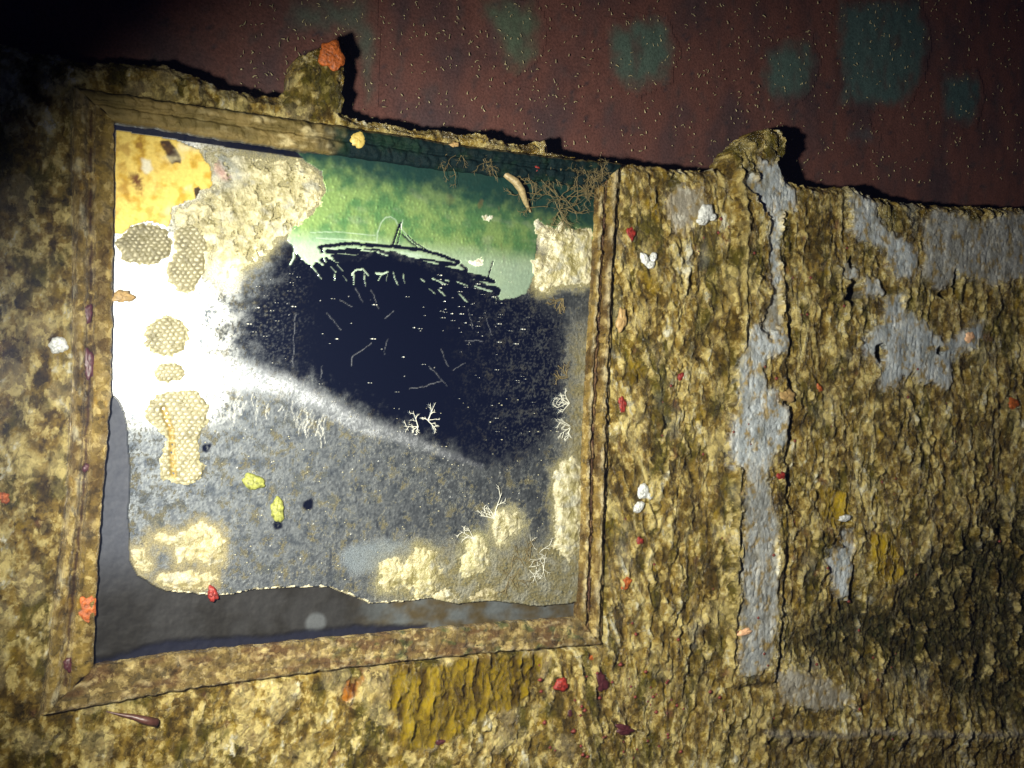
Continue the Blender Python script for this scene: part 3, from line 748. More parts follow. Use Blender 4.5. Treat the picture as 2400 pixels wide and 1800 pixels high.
for pts, w in (([(690, 605), (720, 565), (780, 558), (835, 612)], 8), ([(710, 600), (708, 692)], 5), ([(795, 600), (808, 705)], 6), ([(900, 590), (950, 600), (1000, 580)], 10), ([(950, 600), (920, 655)], 5),
               ([(1000, 600), (985, 660)], 4), ([(1045, 580), (1060, 630), (1085, 690)], 7), ([(1135, 600), (1145, 680)], 5), ([(280, 440), (350, 540), (420, 640)], 7), ([(190, 380), (185, 450), (155, 515)], 9),
               ([(510, 540), (550, 580)], 6), ([(540, 600), (540, 650)], 5), ([(560, 520), (610, 570)], 6), ([(610, 610), (650, 655)], 4), ([(1390, 640), (1500, 685)], 8), ([(1600, 665), (1690, 700)], 7), ([(1290, 640), (1320, 660)], 8),
               ([(1440, 735), (1500, 785)], 8), ([(1620, 770), (1690, 840)], 8), ([(1760, 705), (1900, 750)], 10), ([(1360, 730), (1410, 770)], 5), ([(1500, 650), (1530, 660)], 8), ([(450, 370), (540, 380)], 6), ([(740, 375), (850, 395)], 5),
               ([(430, 420), (460, 490)], 9), ([(380, 480), (440, 520)], 9), ([(905, 410), (1000, 440)], 7), ([(1120, 410), (1290, 440)], 12), ([(1180, 440), (1270, 460)], 9), ([(500, 430), (530, 480)], 6), ([(1920, 790), (1945, 815)], 5)):
    frag = stroke(frag, pts, w * FRW)
arch = stroke(stroke(np.zeros(X.shape), [(905, 330), (915, 240), (945, 155), (985, 105), (1025, 100), (1070, 130), (1095, 180)], 3.2), [(1120, 180), (1135, 128), (1120, 200), (1180, 280), (1290, 370), (1450, 395), (1560, 450)], 3)
arch = stroke(stroke(arch, [(330, 235), (600, 232), (890, 262)], 2.2), [(380, 285), (700, 300), (900, 320)], 4)
green = (gs > 0) & (cut < .5) | (frag > .5)
gcol = mix(np.broadcast_to(C3(.34, .52, .18), sh), C3(.15, .34, .13), ss(-.25, .35, big + .6 * med))
gcol = mix(gcol, C3(.48, .60, .38), ss(.10, .6, fbm(X / .022, Z / .012, 4, 673)) * .45)
darkg = ss(-.022, .014, (Z - (W(800, 400)[2] + (X - W(800, 400)[0]) / (W(1390, 500)[0] - W(800, 400)[0]) * (W(1390, 550)[2] - W(800, 408)[2]))) + .012 * med)  # slime darkened towards the top: falloff from the glare put into the colour
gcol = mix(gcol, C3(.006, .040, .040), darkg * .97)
gcol = mix(gcol, C3(.22, .15, .06), ss(.30, .55, fbm(X / .012, Z / .02, 4, 671)) * .5 * ss(W(1000, 500)[0], W(1150, 500)[0], X))
tip = ss(.012, .0, gs) * ss(W(980, 560)[2], W(980, 580)[2], Z)
gcol = mix(gcol, C3(.66, .84, .66), np.clip(np.maximum(ss(W(760, 540)[2] + .004, W(760, 590)[2], Z + .002 * med) * .75, np.maximum(frag, arch * .8)), 0, 1))  # lower edge paled: sheen of the glare put into the colour; scraps pale too
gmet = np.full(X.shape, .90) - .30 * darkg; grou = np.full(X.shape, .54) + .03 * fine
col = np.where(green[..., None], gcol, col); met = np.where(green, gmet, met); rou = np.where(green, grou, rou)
inscr = (gs > 0) & ~green
film = np.where(inscr, .02, film)
hgt = np.where(green, hgt + .0004, hgt)

# labels of the coats that stand proud: 0 glass, 1 green slime, 2 varnish, 10.. crusts, 100 backing
lab = np.where(green, 1, 0)
ye = sdp([(262, 300), (330, 305), (420, 328), (470, 350), (490, 385), (500, 425), (492, 440), (470, 445), (460, 462), (440, 468), (405, 482), (395, 530), (350, 515), (310, 528), (285, 545), (262, 548)])
vc = mix(np.broadcast_to(C3(.88, .66, .16), sh), C3(.62, .38, .035), ss(-.1, .45, med))
vc = mix(vc, C3(.16, .06, .012), ss(.0, .006, poly_sd(WP([(292, 398), (335, 395), (345, 425), (338, 470), (322, 455), (300, 430)]), wx, wz) + .004 * fine))
vc = mix(vc, C3(.045, .022, .010), ss(-.0008, .0008, poly_sd(WP([(376, 328), (398, 325), (412, 345), (426, 365), (428, 382), (405, 384), (392, 368), (384, 350)]), wx, wz)))
vc = mix(vc, C3(.05, .03, .012), ss(-.0006, .0006, poly_sd(WP([(455, 440), (468, 438), (478, 455), (476, 475), (466, 470), (458, 458)]), wx, wz)))
vc = mix(vc, C3(.92, .84, .50), ss(.0, .45, fbm(X / .020, Z / .020, 4, 681)) * ss(W(330, 450)[0], W(440, 450)[0], X) * .8)
vc = mix(vc, C3(.40, .20, .02), ss(.05, .4, fbm(X / .010, Z / .012, 4, 683)) * ss(W(440, 400)[0], W(300, 400)[0], X) * .6)
vc = mix(vc, C3(.85, .80, .60), ss(-.002, .001, poly_sd(WP([(333, 370), (352, 375), (356, 395), (346, 404), (336, 392)]), wx, wz)))
vc = mix(vc, C3(.25, .12, .02), ss(.25, .5, med) * ss(W(420, 400)[2], W(420, 340)[2], Z) * .8)
ye = np.where(bev > .5, -1, ye)
lab[ye > 0] = 2
t = ye > 0
col = np.where(t[..., None], vc, col); met = np.where(t, .30, met); rou = np.where(t, .46, rou); hgt = np.where(t, hgt + .0006, hgt)

k4 = lambda p: zoomed(1200, 350, .226, p)
k5 = lambda p: zoomed(860, 1080, .2532, p)
k7 = lambda p: zoomed(0, 1200, K6, p)
CRUSTS = [
    ([(480, 352), (560, 362), (640, 372), (700, 372), (745, 400), (765, 450), (755, 480), (735, 490), (715, 520), (690, 545), (655, 558), (640, 585), (600, 612), (560, 640), (520, 640), (505, 600), (485, 640), (460, 560),
      (420, 530), (405, 500), (440, 480), (468, 468), (500, 430), (497, 395)], (.40, .36, .18), (.72, .66, .42)),
    (k4([(240, 740), (300, 720), (400, 790), (470, 800), (520, 750), (590, 830), (700, 800), (850, 800), (850, 1100), (840, 1400), (740, 1420), (660, 1420), (560, 1390), (480, 1420), (400, 1480), (330, 1500), (240, 1430), (220, 1150),
         (290, 1080), (340, 1180), (400, 1080), (380, 900), (260, 880)]), (.36, .32, .14), (.64, .60, .42)),
    (k5([(120, 960), (200, 900), (290, 905), (345, 950), (400, 900), (480, 790), (560, 820), (660, 850), (665, 930), (720, 1010), (680, 1130), (660, 1230), (560, 1270), (440, 1270), (430, 1180), (300, 1190), (150, 1210), (110, 1150), (150, 1060)]), (.30, .27, .11), (.40, .36, .20)),
    (k5([(930, 730), (1040, 680), (1110, 720), (1110, 830), (1150, 920), (1120, 1000), (1030, 1060), (930, 1110), (860, 1050), (870, 900), (930, 830)]), (.31, .29, .12), (.40, .37, .22)),
    (k5([(1180, 510), (1260, 460), (1370, 460), (1450, 510), (1460, 600), (1420, 690), (1340, 700), (1300, 780), (1230, 800), (1190, 700), (1170, 600)]), (.36, .33, .17), (.42, .39, .25)),
    (k5([(1740, 90), (1790, 20), (1930, -60), (2010, 100), (2020, 500), (1980, 800), (1880, 960), (1800, 880), (1720, 800), (1750, 700), (1760, 500), (1720, 330), (1750, 200)]), (.28, .25, .11), (.46, .43, .29)),
    (k5([(590, 1250), (720, 1190), (800, 1200), (860, 1290), (760, 1320), (620, 1310)]), (.33, .29, .16), (.44, .40, .25)),
    (k5([(960, 1270), (1050, 1200), (1150, 1170), (1250, 1200), (1210, 1290), (1100, 1310), (980, 1310)]), (.20, .17, .08), (.30, .26, .14)),
    (k7([(1150, 150), (1300, 70), (1420, 110), (1460, 230), (1450, 330), (1350, 370), (1280, 300), (1150, 330), (1120, 230), (1000, 200), (980, 150), (1080, 130)]), (.32, .27, .12), (.42, .37, .21)),
    (k7([(850, 250), (960, 230), (980, 330), (960, 400), (900, 400), (850, 330)]), (.34, .29, .14), (.42, .37, .21)),
    (k7([(1000, 470), (1080, 400), (1250, 380), (1420, 410), (1400, 480), (1250, 515), (1100, 505)]), (.24, .20, .09), (.36, .31, .16)),
    ([(505, 628), (545, 622), (556, 645), (550, 662), (520, 664), (505, 650)], (.7, .68, .55), (.8, .78, .66)),
    ([(1268, 552), (1290, 545), (1305, 560), (1290, 578), (1270, 572)], (.55, .52, .36), (.7, .67, .5)),
    ([(1130, 505), (1155, 500), (1160, 510), (1140, 520), (1128, 518)], (.6, .6, .5), (.75, .75, .66)),
    ([(1100, 608), (1130, 598), (1142, 612), (1130, 626), (1112, 624)], (.6, .55, .45), (.75, .68, .6)),
]
cb = fbm(X / .007, Z / .007, 4, 691)
for i, (pg, c0, c1) in enumerate(CRUSTS):
    sd = sdp(pg, 1.9)
    sd = sd + .0045 * fbm(X / .006, Z / .006, 4, 695, .6) - .0008
    t = sd > 0
    if i == 0:                                   # loose crust with gaps where the glass shows
        t &= fbm(X / .012, Z / .014, 5, 693, .6) + .25 * fine < .20
    cc = mix(np.broadcast_to(C3(*c0), sh), C3(*c1), ss(-.35, .3, cb + .3 * fine + 30 * (.006 - np.clip(sd, 0, .02))))
    cc = mix(cc, C3(.20, .175, .06), ss(.0, .38, fbm(X / .011, Z / .013, 5, 699, .6)) * .85)
    cc = mix(cc, C3(.30, .31, .28), ss(.05, .4, fbm(X / .015, Z / .012, 5, 697, .6)) * .7)
    cc = mix(cc, C3(*c1) * 1.05, ss(.0018, .0, sd) * .6)
    if i == 0:
        cc = mix(cc, C3(.30, .33, .33), ss(W(600, 420)[0], W(520, 420)[0], X) * ss(W(560, 470)[2], W(560, 410)[2], Z) * .8)
        cc = mix(cc, C3(.55, .25, .2), ss(.006, .0, line_d([(505, 385), (530, 415)], wx, wz)) * .6)
    t &= bev < .5
    hal = ss(-.010, .0, sd + .004 * fine) * (~t) * (lab == 0) * .8
    col = mix(col, C3(*c0) * .8, hal); met = met * (1 - hal); film = np.maximum(film, hal)
    lab[t] = 10 + i
    col = np.where(t[..., None], cc, col); met = np.where(t, 0.0, met); rou = np.where(t, .5, rou)
    hgt = np.where(t, GLASS_H + .0005 + .0026 * ss(0, .007, sd) * (.75 + .5 * cb) + .0005 * fine, hgt)
# smooth blue-grey film near the bottom edge
sd = sdp([(795, 1300), (830, 1275), (905, 1262), (960, 1270), (985, 1290), (930, 1310), (900, 1330), (880, 1348), (830, 1352), (805, 1330)])
t = (ss(-.003, .006, sd)) * (lab == 0)
col = mix(col, C3(.11, .135, .155), t * .85); met = met * (1 - t); rou = rou * (1 - t) + .6 * t
# dirt gathering along the right and the bottom edge
dr = np.maximum(ss(.030, .004, poly_sd(RINN, X, Z, .05) + .012 * med + .006 * fine) * ss(W(1180, 900)[0], W(1330, 900)[0], X) * ss(W(1300, 700)[2], W(1300, 830)[2], Z),
                ss(W(1000, 1240)[2], W(1000, 1330)[2], Z + .012 * med + .006 * fine) * ss(W(820, 1300)[0], W(1000, 1300)[0], X)) * (lab == 0)
dc = mix(np.broadcast_to(C3(.13, .11, .040), sh), C3(.19, .185, .14), ss(-.2, .4, med))
dc = mix(dc, C3(.05, .06, .05), ss(.1, .4, fine))
col = mix(col, dc, dr * .9); met = met * (1 - dr); rou = rou * (1 - dr) + .55 * dr
hgt = hgt + .0012 * dr * (.5 + fine)
# broken rim and the grey backing board
BRK = [(190, 905), (258, 922), (278, 940), (293, 969), (300, 1034), (307, 1106), (304, 1171), (300, 1200), (304, 1272), (304, 1316), (325, 1352), (358, 1373), (390, 1388), (488, 1397), (542, 1397), (597, 1384), (687, 1379), (777, 1378),
       (836, 1402), (872, 1417), (945, 1413), (1010, 1404), (1075, 1418), (1162, 1410), (1270, 1424), (1335, 1417), (1400, 1405), (1400, 1490), (1125, 1500), (800, 1535), (434, 1575), (150, 1620)]
sb = sdp(BRK, .35)
back = sb > 0
rim = (sb > -.0016 * ss(-.3, .35, fbm(X / .006, Z / .006, 3, 711) + .3 * fine)) & (~back) & (X > W(390, 1388)[0]) & (X < W(1010, 1400)[0])
col = np.where(rim[..., None], C3(.72, .66, .44), col); met = np.where(rim, 0, met); rou = np.where(rim, .35, rou)
bcol = mix(np.broadcast_to(C3(.022, .0215, .021), sh), C3(.013, .012, .010), ss(-.3, .4, big + .4 * med))
bcol = mix(bcol, C3(.060, .066, .085), ss(W(420, 1300)[0], W(280, 1300)[0], X) * ss(W(300, 1420)[2], W(300, 1250)[2], Z) * .8)  # bluish reflection of the torch put into the colour at the upper left
rstain = ss(W(800, 1400)[0], W(960, 1400)[0], X + .015 * med)
bcol = mix(bcol, mix(np.broadcast_to(C3(.06, .045, .020), sh), C3(.085, .095, .10), ss(-.25, .35, fbm(X / .03, Z / .02, 4, 703))), rstain * .8)
bcol = mix(bcol, C3(.10, .11, .12), ss(.010, .006, np.hypot(X - W(745, 1465)[0], Z - W(745, 1465)[2])) * .6)
slit = poly_sd(WP([(190, 1555), (260, 1545), (340, 1520), (400, 1503), (500, 1500), (640, 1494), (720, 1482), (840, 1470), (1010, 1468), (1010, 1478), (840, 1510), (434, 1560), (190, 1600)]), wx, wz)
sl_ = ss(-.002, .003, slit)
bcol = mix(bcol, C3(.010, .011, .020), sl_ * .95)
col = np.where(back[..., None], bcol, col); met = np.where(back, 0, met); rou = np.where(back, .55 - .2 * sl_, rou)
hgt = np.where(back, GLASS_H - .0030 + .0006 * med - .002 * sl_, hgt)
lab[back] = 100
keep4 = poly_sd(RINN, X, Z, .05) > -.0035
kp = keep4[:-1, :-1] & keep4[1:, :-1] & keep4[:-1, 1:] & keep4[1:, 1:]
P = np.stack([X, -hgt, Z], -1)
fl = lab[:-1, :-1]
M_GLASS = mat_attr('mirror_glass', rough=.2, spec=.5, bump=.12, scale=1100, grain=.10, dist=.0010, metal=True)
_n = M_GLASS.node_tree.nodes; _l = M_GLASS.node_tree.links
_am = [q for q in _n if q.type == 'ATTRIBUTE' and q.attribute_name == 'metal'][0]
def _mr(a, b_):
    q = _n.new('ShaderNodeMapRange'); q.inputs['From Min'].default_value = 1.0; q.inputs['From Max'].default_value = 0.5
    q.inputs['To Min'].default_value = a; q.inputs['To Max'].default_value = b_; _l.new(_am.outputs['Fac'], q.inputs['Value']); return q.outputs[0]
_bp = [q for q in _n if q.type == 'BUMP'][0]; _l.new(_mr(.04, .9), _bp.inputs['Strength'])
_mp = [q for q in _n if q.type == 'MAP_RANGE' and q.inputs['From Min'].default_value < .9][0]; _l.new(_mr(.95, .45), _mp.inputs['To Min']); _l.new(_mr(1.05, 1.6), _mp.inputs['To Max'])
_b1 = _n['Principled BSDF']; _b2 = _n.new('ShaderNodeBsdfPrincipled')
_b2.inputs['Base Color'].default_value = tuple(mirr) + (1,); _b2.inputs['Metallic'].default_value = 1.0; _b2.inputs['Roughness'].default_value = .07
_fa = _n.new('ShaderNodeAttribute'); _fa.attribute_name = 'film'; _ms = _n.new('ShaderNodeMixShader')
_l.new(_fa.outputs['Fac'], _ms.inputs[0]); _l.new(_b2.outputs[0], _ms.inputs[1]); _l.new(_b1.outputs[0], _ms.inputs[2]); _l.new(_ms.outputs[0], _n['Material Output'].inputs['Surface'])
M_COAT = mat_attr('slime', rough=.5, spec=.5, bump=.08, scale=500, grain=.10, dist=.0006, metal=True)
M_LIME = mat_grit('lime_crust', rough=.36, bump=.5, dist=.0020, lift=.85, cell=230, streak=.9, light=(.60, .56, .37), dark=(.10, .085, .032))
M_BACK = mat_attr('backing_board', rough=.5, spec=.12, bump=.15, scale=350, grain=.12, dist=.0006, metal=True)
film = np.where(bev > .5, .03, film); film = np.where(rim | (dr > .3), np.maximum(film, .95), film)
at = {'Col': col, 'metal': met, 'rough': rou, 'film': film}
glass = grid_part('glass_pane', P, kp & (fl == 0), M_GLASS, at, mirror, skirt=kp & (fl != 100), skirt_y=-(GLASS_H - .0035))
grid_part('green_slime', P, kp & (fl == 1), M_COAT, at, glass)
tag(grid_part('varnish_patch', P, kp & (fl == 2), M_COAT, at, glass), 'amber yellow patch in the top left corner of the glass')
for i in range(len(CRUSTS)):
    k = kp & (fl == 10 + i)
    if k.any(): grid_part('cream_crust', P, k, M_LIME, at, glass)
grid_part('backing_board', P, kp & (fl == 100), M_BACK, at, mirror)

# ================================================================== living things on the wall and the glass
def local_scale(px, py, h=0.0):
    a = W(px, py, h)
    return (W(px + 10, py, h) - a) / 10, (W(px, py + 10, h) - a) / 10
def blob(name, px, py, rx, ry, hgt_, mat, label, cat, base=None, lump=.25, ang=0.0, group=None, seed=None, sub=22):
    """a rounded growth sitting on the surface: closed dome with an uneven outline"""
    seed = random.randrange(9999) if seed is None else seed
    c = W(px, py); ex, ey = local_scale(px, py)
    if base is None: base = panel_h(c[0], c[2]) - .0012
    rings = 9; V = []; F = []
    r_ = np.random.default_rng(seed); ph = r_.uniform(0, 6.28, 6)
    ca, sa = math.cos(ang), math.sin(ang)
    for i in range(rings):
        t = i / (rings - 1)                              # 0 at the foot, 1 at the top
        rr = math.cos(t * math.pi / 2) ** .6; hh = math.sin(t * math.pi / 2)
        for k in range(sub * 2):
            w = math.pi * k / sub
            m = 1 + lump * (.5 * math.sin(2 * w + ph[0]) + .35 * math.sin(3 * w + ph[1]) + .3 * math.sin(5 * w + ph[2] + 2 * t) + .2 * math.sin(7 * w + ph[3] + 3 * t))
            m *= 1 + .030 * math.sin(9 * w + ph[5] + 2 * t) + .022 * math.sin(13 * w + ph[1])
            u = rx * rr * m * math.cos(w); v_ = ry * rr * m * math.sin(w)
            u, v_ = u * ca - v_ * sa, u * sa + v_ * ca
            p = c + ex * u + ey * v_
            V.append((p[0], -(base + hgt_ * (.55 if cat == 'sponge' else .7) * hh * (1 + .25 * lump * math.sin(4 * w + ph[4] + 5 * t))), p[2]))
    n = sub * 2
    for i in range(rings - 1):
        for k in range(n): F.append((i * n + k, i * n + (k + 1) % n, (i + 1) * n + (k + 1) % n, (i + 1) * n + k))
    o = mesh_obj(name, np.array(V), np.array(F), mat)
    return tag(o, label, cat, group)

M_RED = mat_plain('red_sponge', (.22, .020, .013), rough=.5, scale=420, grain=.6, bump=.9, dist=.0015)
M_DRED = mat_plain('dark_red_sponge', (.060, .014, .018), rough=.45, scale=500)
M_ORANGE = mat_plain('orange_sponge', (.36, .09, .016), rough=.5, scale=380, grain=.6, bump=.9, dist=.0018)
M_WHITE = mat_plain('white_tunicate', (.56, .58, .57), rough=.3, scale=420, grain=.4, bump=.8, dist=.0015)
M_LIMEG = mat_plain('lime_sponge', (.22, .235, .05), grain=.6, rough=.6, scale=380, bump=.6, dist=.0015)
M_TAN = mat_plain('tan_growth', (.36, .24, .10), rough=.5, scale=400)
M_PEACH = mat_plain('peach_growth', (.75, .45, .26), rough=.5, scale=400, grain=.15)
M_ROD = mat_plain('brown_tube', (.075, .030, .022), rough=.4, scale=300, bump=.5)
M_HYD = mat_plain('white_hydroid', (.58, .58, .50), rough=.45, scale=500, grain=.1)
M_HYDB = mat_plain('brown_hydroid', (.16, .125, .055), rough=.55, scale=500, grain=.3)

GT = GLASS_H + .0003
# lime green sponges on the glass
blob('lime_sponge', 596, 1130, 25, 20, .006, M_LIMEG, 'knobbly lime green sponge on the glass, upper of the two', 'sponge', GT, .22, group='lime sponges on the glass', seed=3)
blob('lime_sponge', 653, 1196, 17, 28, .006, M_LIMEG, 'upright lime green sponge on the glass, lower of the two', 'sponge', GT, .18, group='lime sponges on the glass', seed=5)
# red, orange and tan growths
G1 = 'red sponges'
for (px, py, rx, ry, hh, mt, lb, bs, ang) in (
    (1478, 548, 11, 16, .003, M_RED, 'flat red sponge beside the upper part of the right frame rail', None, -.3),
    (1456, 948, 9, 20, .004, M_RED, 'wedge shaped red sponge halfway down beside the right frame rail', None, .1),
    (1497, 1267, 7, 10, .003, M_RED, 'small scarlet sponge beside the lower part of the right frame rail', None, .3),
    (1312, 1603, 18, 14, .006, M_RED, 'round crimson sponge below the bottom right corner of the mirror', None, 0),
    (1820, 1113, 9, 10, .004, M_RED, 'small dark red sponge at the lower tip of the big grey patch', None, 0),
    (1594, 882, 7, 9, .003, M_RED, 'small red sponge between the mirror and the grey batten, beside the big pale patch', None, .5),
    (1918, 909, 6, 9, .003, M_ORANGE, 'tiny orange sponge left of the star shaped grey patch', None, -.5),
    (10, 1166, 15, 13, .005, M_ORANGE, 'orange red sponge at the left edge of the picture', None, .1),
    (500, 1394, 14, 17, .006, M_RED, 'rust red sponge on the broken bottom edge of the glass', GT, 0),
    (1256, 396, 6, 8, .004, M_RED, 'tiny crimson bead on the dark green upper right glass', .001, 0),
    (1464, 1366, 13, 15, .004, M_ORANGE, 'heart shaped orange sponge beside the bottom of the right frame rail', None, .3),
    (1380, 1540, 12, 9, .003, M_ORANGE, 'dull orange sponge just below the bottom right frame corner', None, 0),
    (2370, 945, 14, 12, .004, M_ORANGE, 'amber sponge at the right edge of the picture', None, 0),
    (775, 133, 34, 30, .006, M_ORANGE, 'orange red ridged sponge on the upright stub of the panel edge', None, .1),
    (1838, 926, 18, 19, .005, M_TAN, 'round tan disc on the right rim of the big grey patch', None, 0),
    (2270, 790, 11, 13, .004, M_PEACH, 'peach coloured dot on the star shaped grey patch', None, 0),
    (1737, 1478, 15, 9, .004, M_PEACH, 'bright peach grain lying on the lower grey batten', None, -.3),
    (1452, 750, 12, 26, .004, M_TAN, 'long tan growth draped over the right frame rail', .003, 0),
    (204, 1425, 19, 36, .003, M_ORANGE, 'orange crust low on the left frame rail', .0024, .05),
    (1424, 1000, 1, 1, .001, None, None, None, 0),
):
    if mt is None: continue
    blob('tan_growth' if mt is M_TAN else 'peach_grain' if mt is M_PEACH else 'orange_sponge' if mt is M_ORANGE else 'red_sponge', px, py, rx, ry, hh, mt, lb, 'growth' if mt in (M_TAN, M_PEACH) else 'sponge', bs, .28, ang)
for (px, py, rx, ry, lb) in ((206, 735, 13, 20, 'dark red sponge in the groove of the left frame rail, uppermost of four'),
                             (208, 852, 15, 32, 'long dark red sponge in the groove of the left frame rail, second from the top'),
                             (202, 1096, 9, 10, 'small dark red sponge in the groove of the left frame rail, third from the top'),
                             (160, 1558, 12, 16, 'dark red sponge in the groove of the left frame rail, just above the lower corner')):
    blob('dark_red_sponge', px, py, rx, ry, .003, M_DRED, lb, 'sponge', .0008, .25, group='dark red sponges in the frame groove')
for (px, py, rx, ry, lb) in ((1405, 1595, 16, 22, 'dark purple sponge under the bottom right frame corner'), (1460, 1708, 22, 12, 'dark maroon sponge low down below the mirror corner'),
                             (1335, 1672, 8, 8, 'tiny dark maroon bead below the round crimson sponge'), (1028, 1738, 12, 8, 'dark red sponge at the lower tip of the yellow patch')):
    blob('dark_red_sponge', px, py, rx, ry, .004, M_DRED, lb, 'sponge', None, .35)
# white sea squirts
def squirt(cx, cy, lobes, label):
    c = W(cx, cy); root = empty('white_tunicate', (c[0], -(panel_h(c[0], c[2]) - .001), c[2]))
    tag(root, label, 'sea squirt', 'white sea squirts')
    for (dx, dy, rx, ry, an) in lobes:
        o = blob('lobe', cx + dx, cy + dy, rx, ry, .006, M_WHITE, None, None, panel_h(c[0], c[2]) - .0012, .15, an)
        l = o.location.copy(); o.parent = root; o.location = l - root.location
squirt(1650, 502, [(0, 0, 17, 24, .2), (16, 8, 8, 9, -.4), (-10, 16, 11, 9, .2)], 'ragged white sea squirt right of the mirror near the panel top')
squirt(1517, 612, [(-10, -4, 9, 15, -.3), (10, -8, 8, 12, .2), (3, 9, 11, 9, 0)], 'three lobed white sea squirt right of the upper frame rail')
squirt(1508, 1152, [(0, 0, 13, 20, .1), (14, 10, 9, 9, 0)], 'white sea squirt right of the lower half of the mirror')
squirt(1498, 1188, [(0, 0, 10, 14, .6), (-8, 6, 7, 8, 0)], 'smaller white sea squirt just below its larger neighbour')
squirt(1975, 1213, [(0, 0, 13, 9, -.2), (-8, 2, 6, 6, 0)], 'tiny white sea squirt above the grey drop shaped patch')
squirt(138, 808, [(0, 0, 22, 20, 0), (-8, 12, 12, 10, 0)], 'pale round sea squirt left of the left frame rail')
# lime shells / silt lumps on the frame at the left
blob('tan_growth', 287, 695, 22, 17, .005, M_TAN, 'tan lump overhanging the left edge of the glass', 'growth', .0005, .35)
blob('yellow_growth', 836, 330, 20, 18, .004, mat_plain('yellow_growth', (.50, .38, .10), scale=400), 'squarish yellow lump on the top frame rail', 'growth', .003, .22)
blob('tan_growth', 1060, 342, 12, 8, .003, M_TAN, 'small tan lump hanging at the middle of the top rail', 'growth', .003, .3)
# brown tapering worm tube under the bottom rail
p0 = W(250, 1668); p1 = W(310, 1676); p2 = W(366, 1688)
def lift(p, h): return np.array([p[0], -(panel_h(p[0], p[2]) + h), p[2]])
V_, F_ = tube([lift(p0, .000), lift((p0 + p1) / 2, .002), lift(p1, .003), lift((p1 + p2) / 2, .0035), lift(p2, .004), lift(p2, .0025)], [.0004, .0011, .0020, .0030, .0032, .0004], 9)
tag(mesh_obj('worm_tube', np.array(V_), np.array(F_), M_ROD), 'dark brown tapering tube lying just under the lower left frame corner', 'worm tube')

# honeycomb sea mats on the glass
M_MAT = mat_attr('sea_mat', rough=.45, spec=.5, bump=.25, scale=700, grain=.15)
def sea_mat(poly, label, cell=.0034, ang=.12, groove=None, thick=.0022):
    pl = WP(poly, -GLASS_H * -1)
    st = .00042
    x = np.arange(pl[:, 0].min() - .003, pl[:, 0].max() + .003, st); z = np.arange(pl[:, 1].min() - .003, pl[:, 1].max() + .003, st)
    X, Z = np.meshgrid(x, z)
    sd = poly_sd(pl, X + .0038 * fbm(X / .006, Z / .006, 4, 801), Z + .0038 * fbm(X / .006, Z / .006, 4, 805))
    ca, sa = math.cos(ang), math.sin(ang)
    qx = X + .0022 * fbm(X / .012, Z / .012, 3, 811); qz = Z + .0022 * fbm(X / .012, Z / .012, 3, 815)
    u = (qx * ca + qz * sa) / (cell * 1.25); v_ = (-qx * sa + qz * ca) / (cell * .82)
    row = np.floor(v_); uu = u + .5 * (row % 2)
    d = np.hypot((uu - np.floor(uu) - .5) * 1.25, (v_ - row - .5) * .9)
    spot = ss(.44, .16, d)
    t = ss(0, .003, sd)
    h = GLASS_H + .0002 + thick * t * (.75 + .25 * fbm(X / .02, Z / .02, 2, 821)) - .0005 * spot * t
    c = mix(np.broadcast_to(C3(.20, .180, .095), X.shape + (3,)), C3(.13, .115, .055), ss(-.2, .4, fbm(X / .01, Z / .01, 3, 825)))
    keepc = ss(-.30, .20, fbm(X / .006, Z / .006, 3, 829) + .12)
    c = mix(c, C3(.60, .56, .40), spot * .70 * keepc)
    c = mix(c, C3(.50, .46, .28), ss(.003, 0, sd) * .6)
    if groove is not None:
        g = line_d(groove, X, Z, .01); gg = ss(.0035, .0006, g)
        h = h - .0014 * gg * t; c = mix(c, C3(.26, .17, .02), gg * .8)
    k4_ = sd > 0; kp_ = k4_[:-1, :-1] & k4_[1:, :-1] & k4_[:-1, 1:] & k4_[1:, 1:]
    o = grid_part('sea_mat', np.stack([X, -h, Z], -1), kp_, M_MAT, {'Col': c}, None, skirt=kp_, skirt_y=-GLASS_H)
    return tag(o, label, 'sea mat', 'honeycomb sea mats on the glass')
def ell(cx, cy, rx, ry, n=22, a=0):
    return [(cx + rx * math.cos(t) * math.cos(a) - ry * math.sin(t) * math.sin(a), cy + rx * math.cos(t) * math.sin(a) + ry * math.sin(t) * math.cos(a)) for t in [2 * math.pi * k / n for k in range(n)]]
sea_mat(ell(340, 573, 66, 49, a=-.06), 'round honeycomb sea mat touching the left edge of the glass, below the amber patch')
sea_mat([(405, 540), (440, 520), (480, 535), (492, 580), (478, 640), (455, 685), (420, 684), (395, 660), (392, 620), (410, 590)], 'tall honeycomb sea mat right of the round one, above the white glare')
sea_mat(ell(390, 790, 53, 50), 'round honeycomb sea mat standing alone in the white glare')
sea_mat(ell(398, 872, 36, 26), 'small faint honeycomb sea mat below the one in the glare', cell=.0030)
sea_mat([(352, 935), (400, 915), (465, 912), (488, 950), (488, 985), (470, 1020), (466, 1075), (482, 1090), (474, 1118), (448, 1136), (412, 1134), (376, 1120), (374, 1075), (390, 1030), (360, 1000), (340, 975)],
        'long column of honeycomb sea mat down the left part of the glass', ang=.0, groove=[(385, 960), (402, 1010), (408, 1120)], cell=.0036)

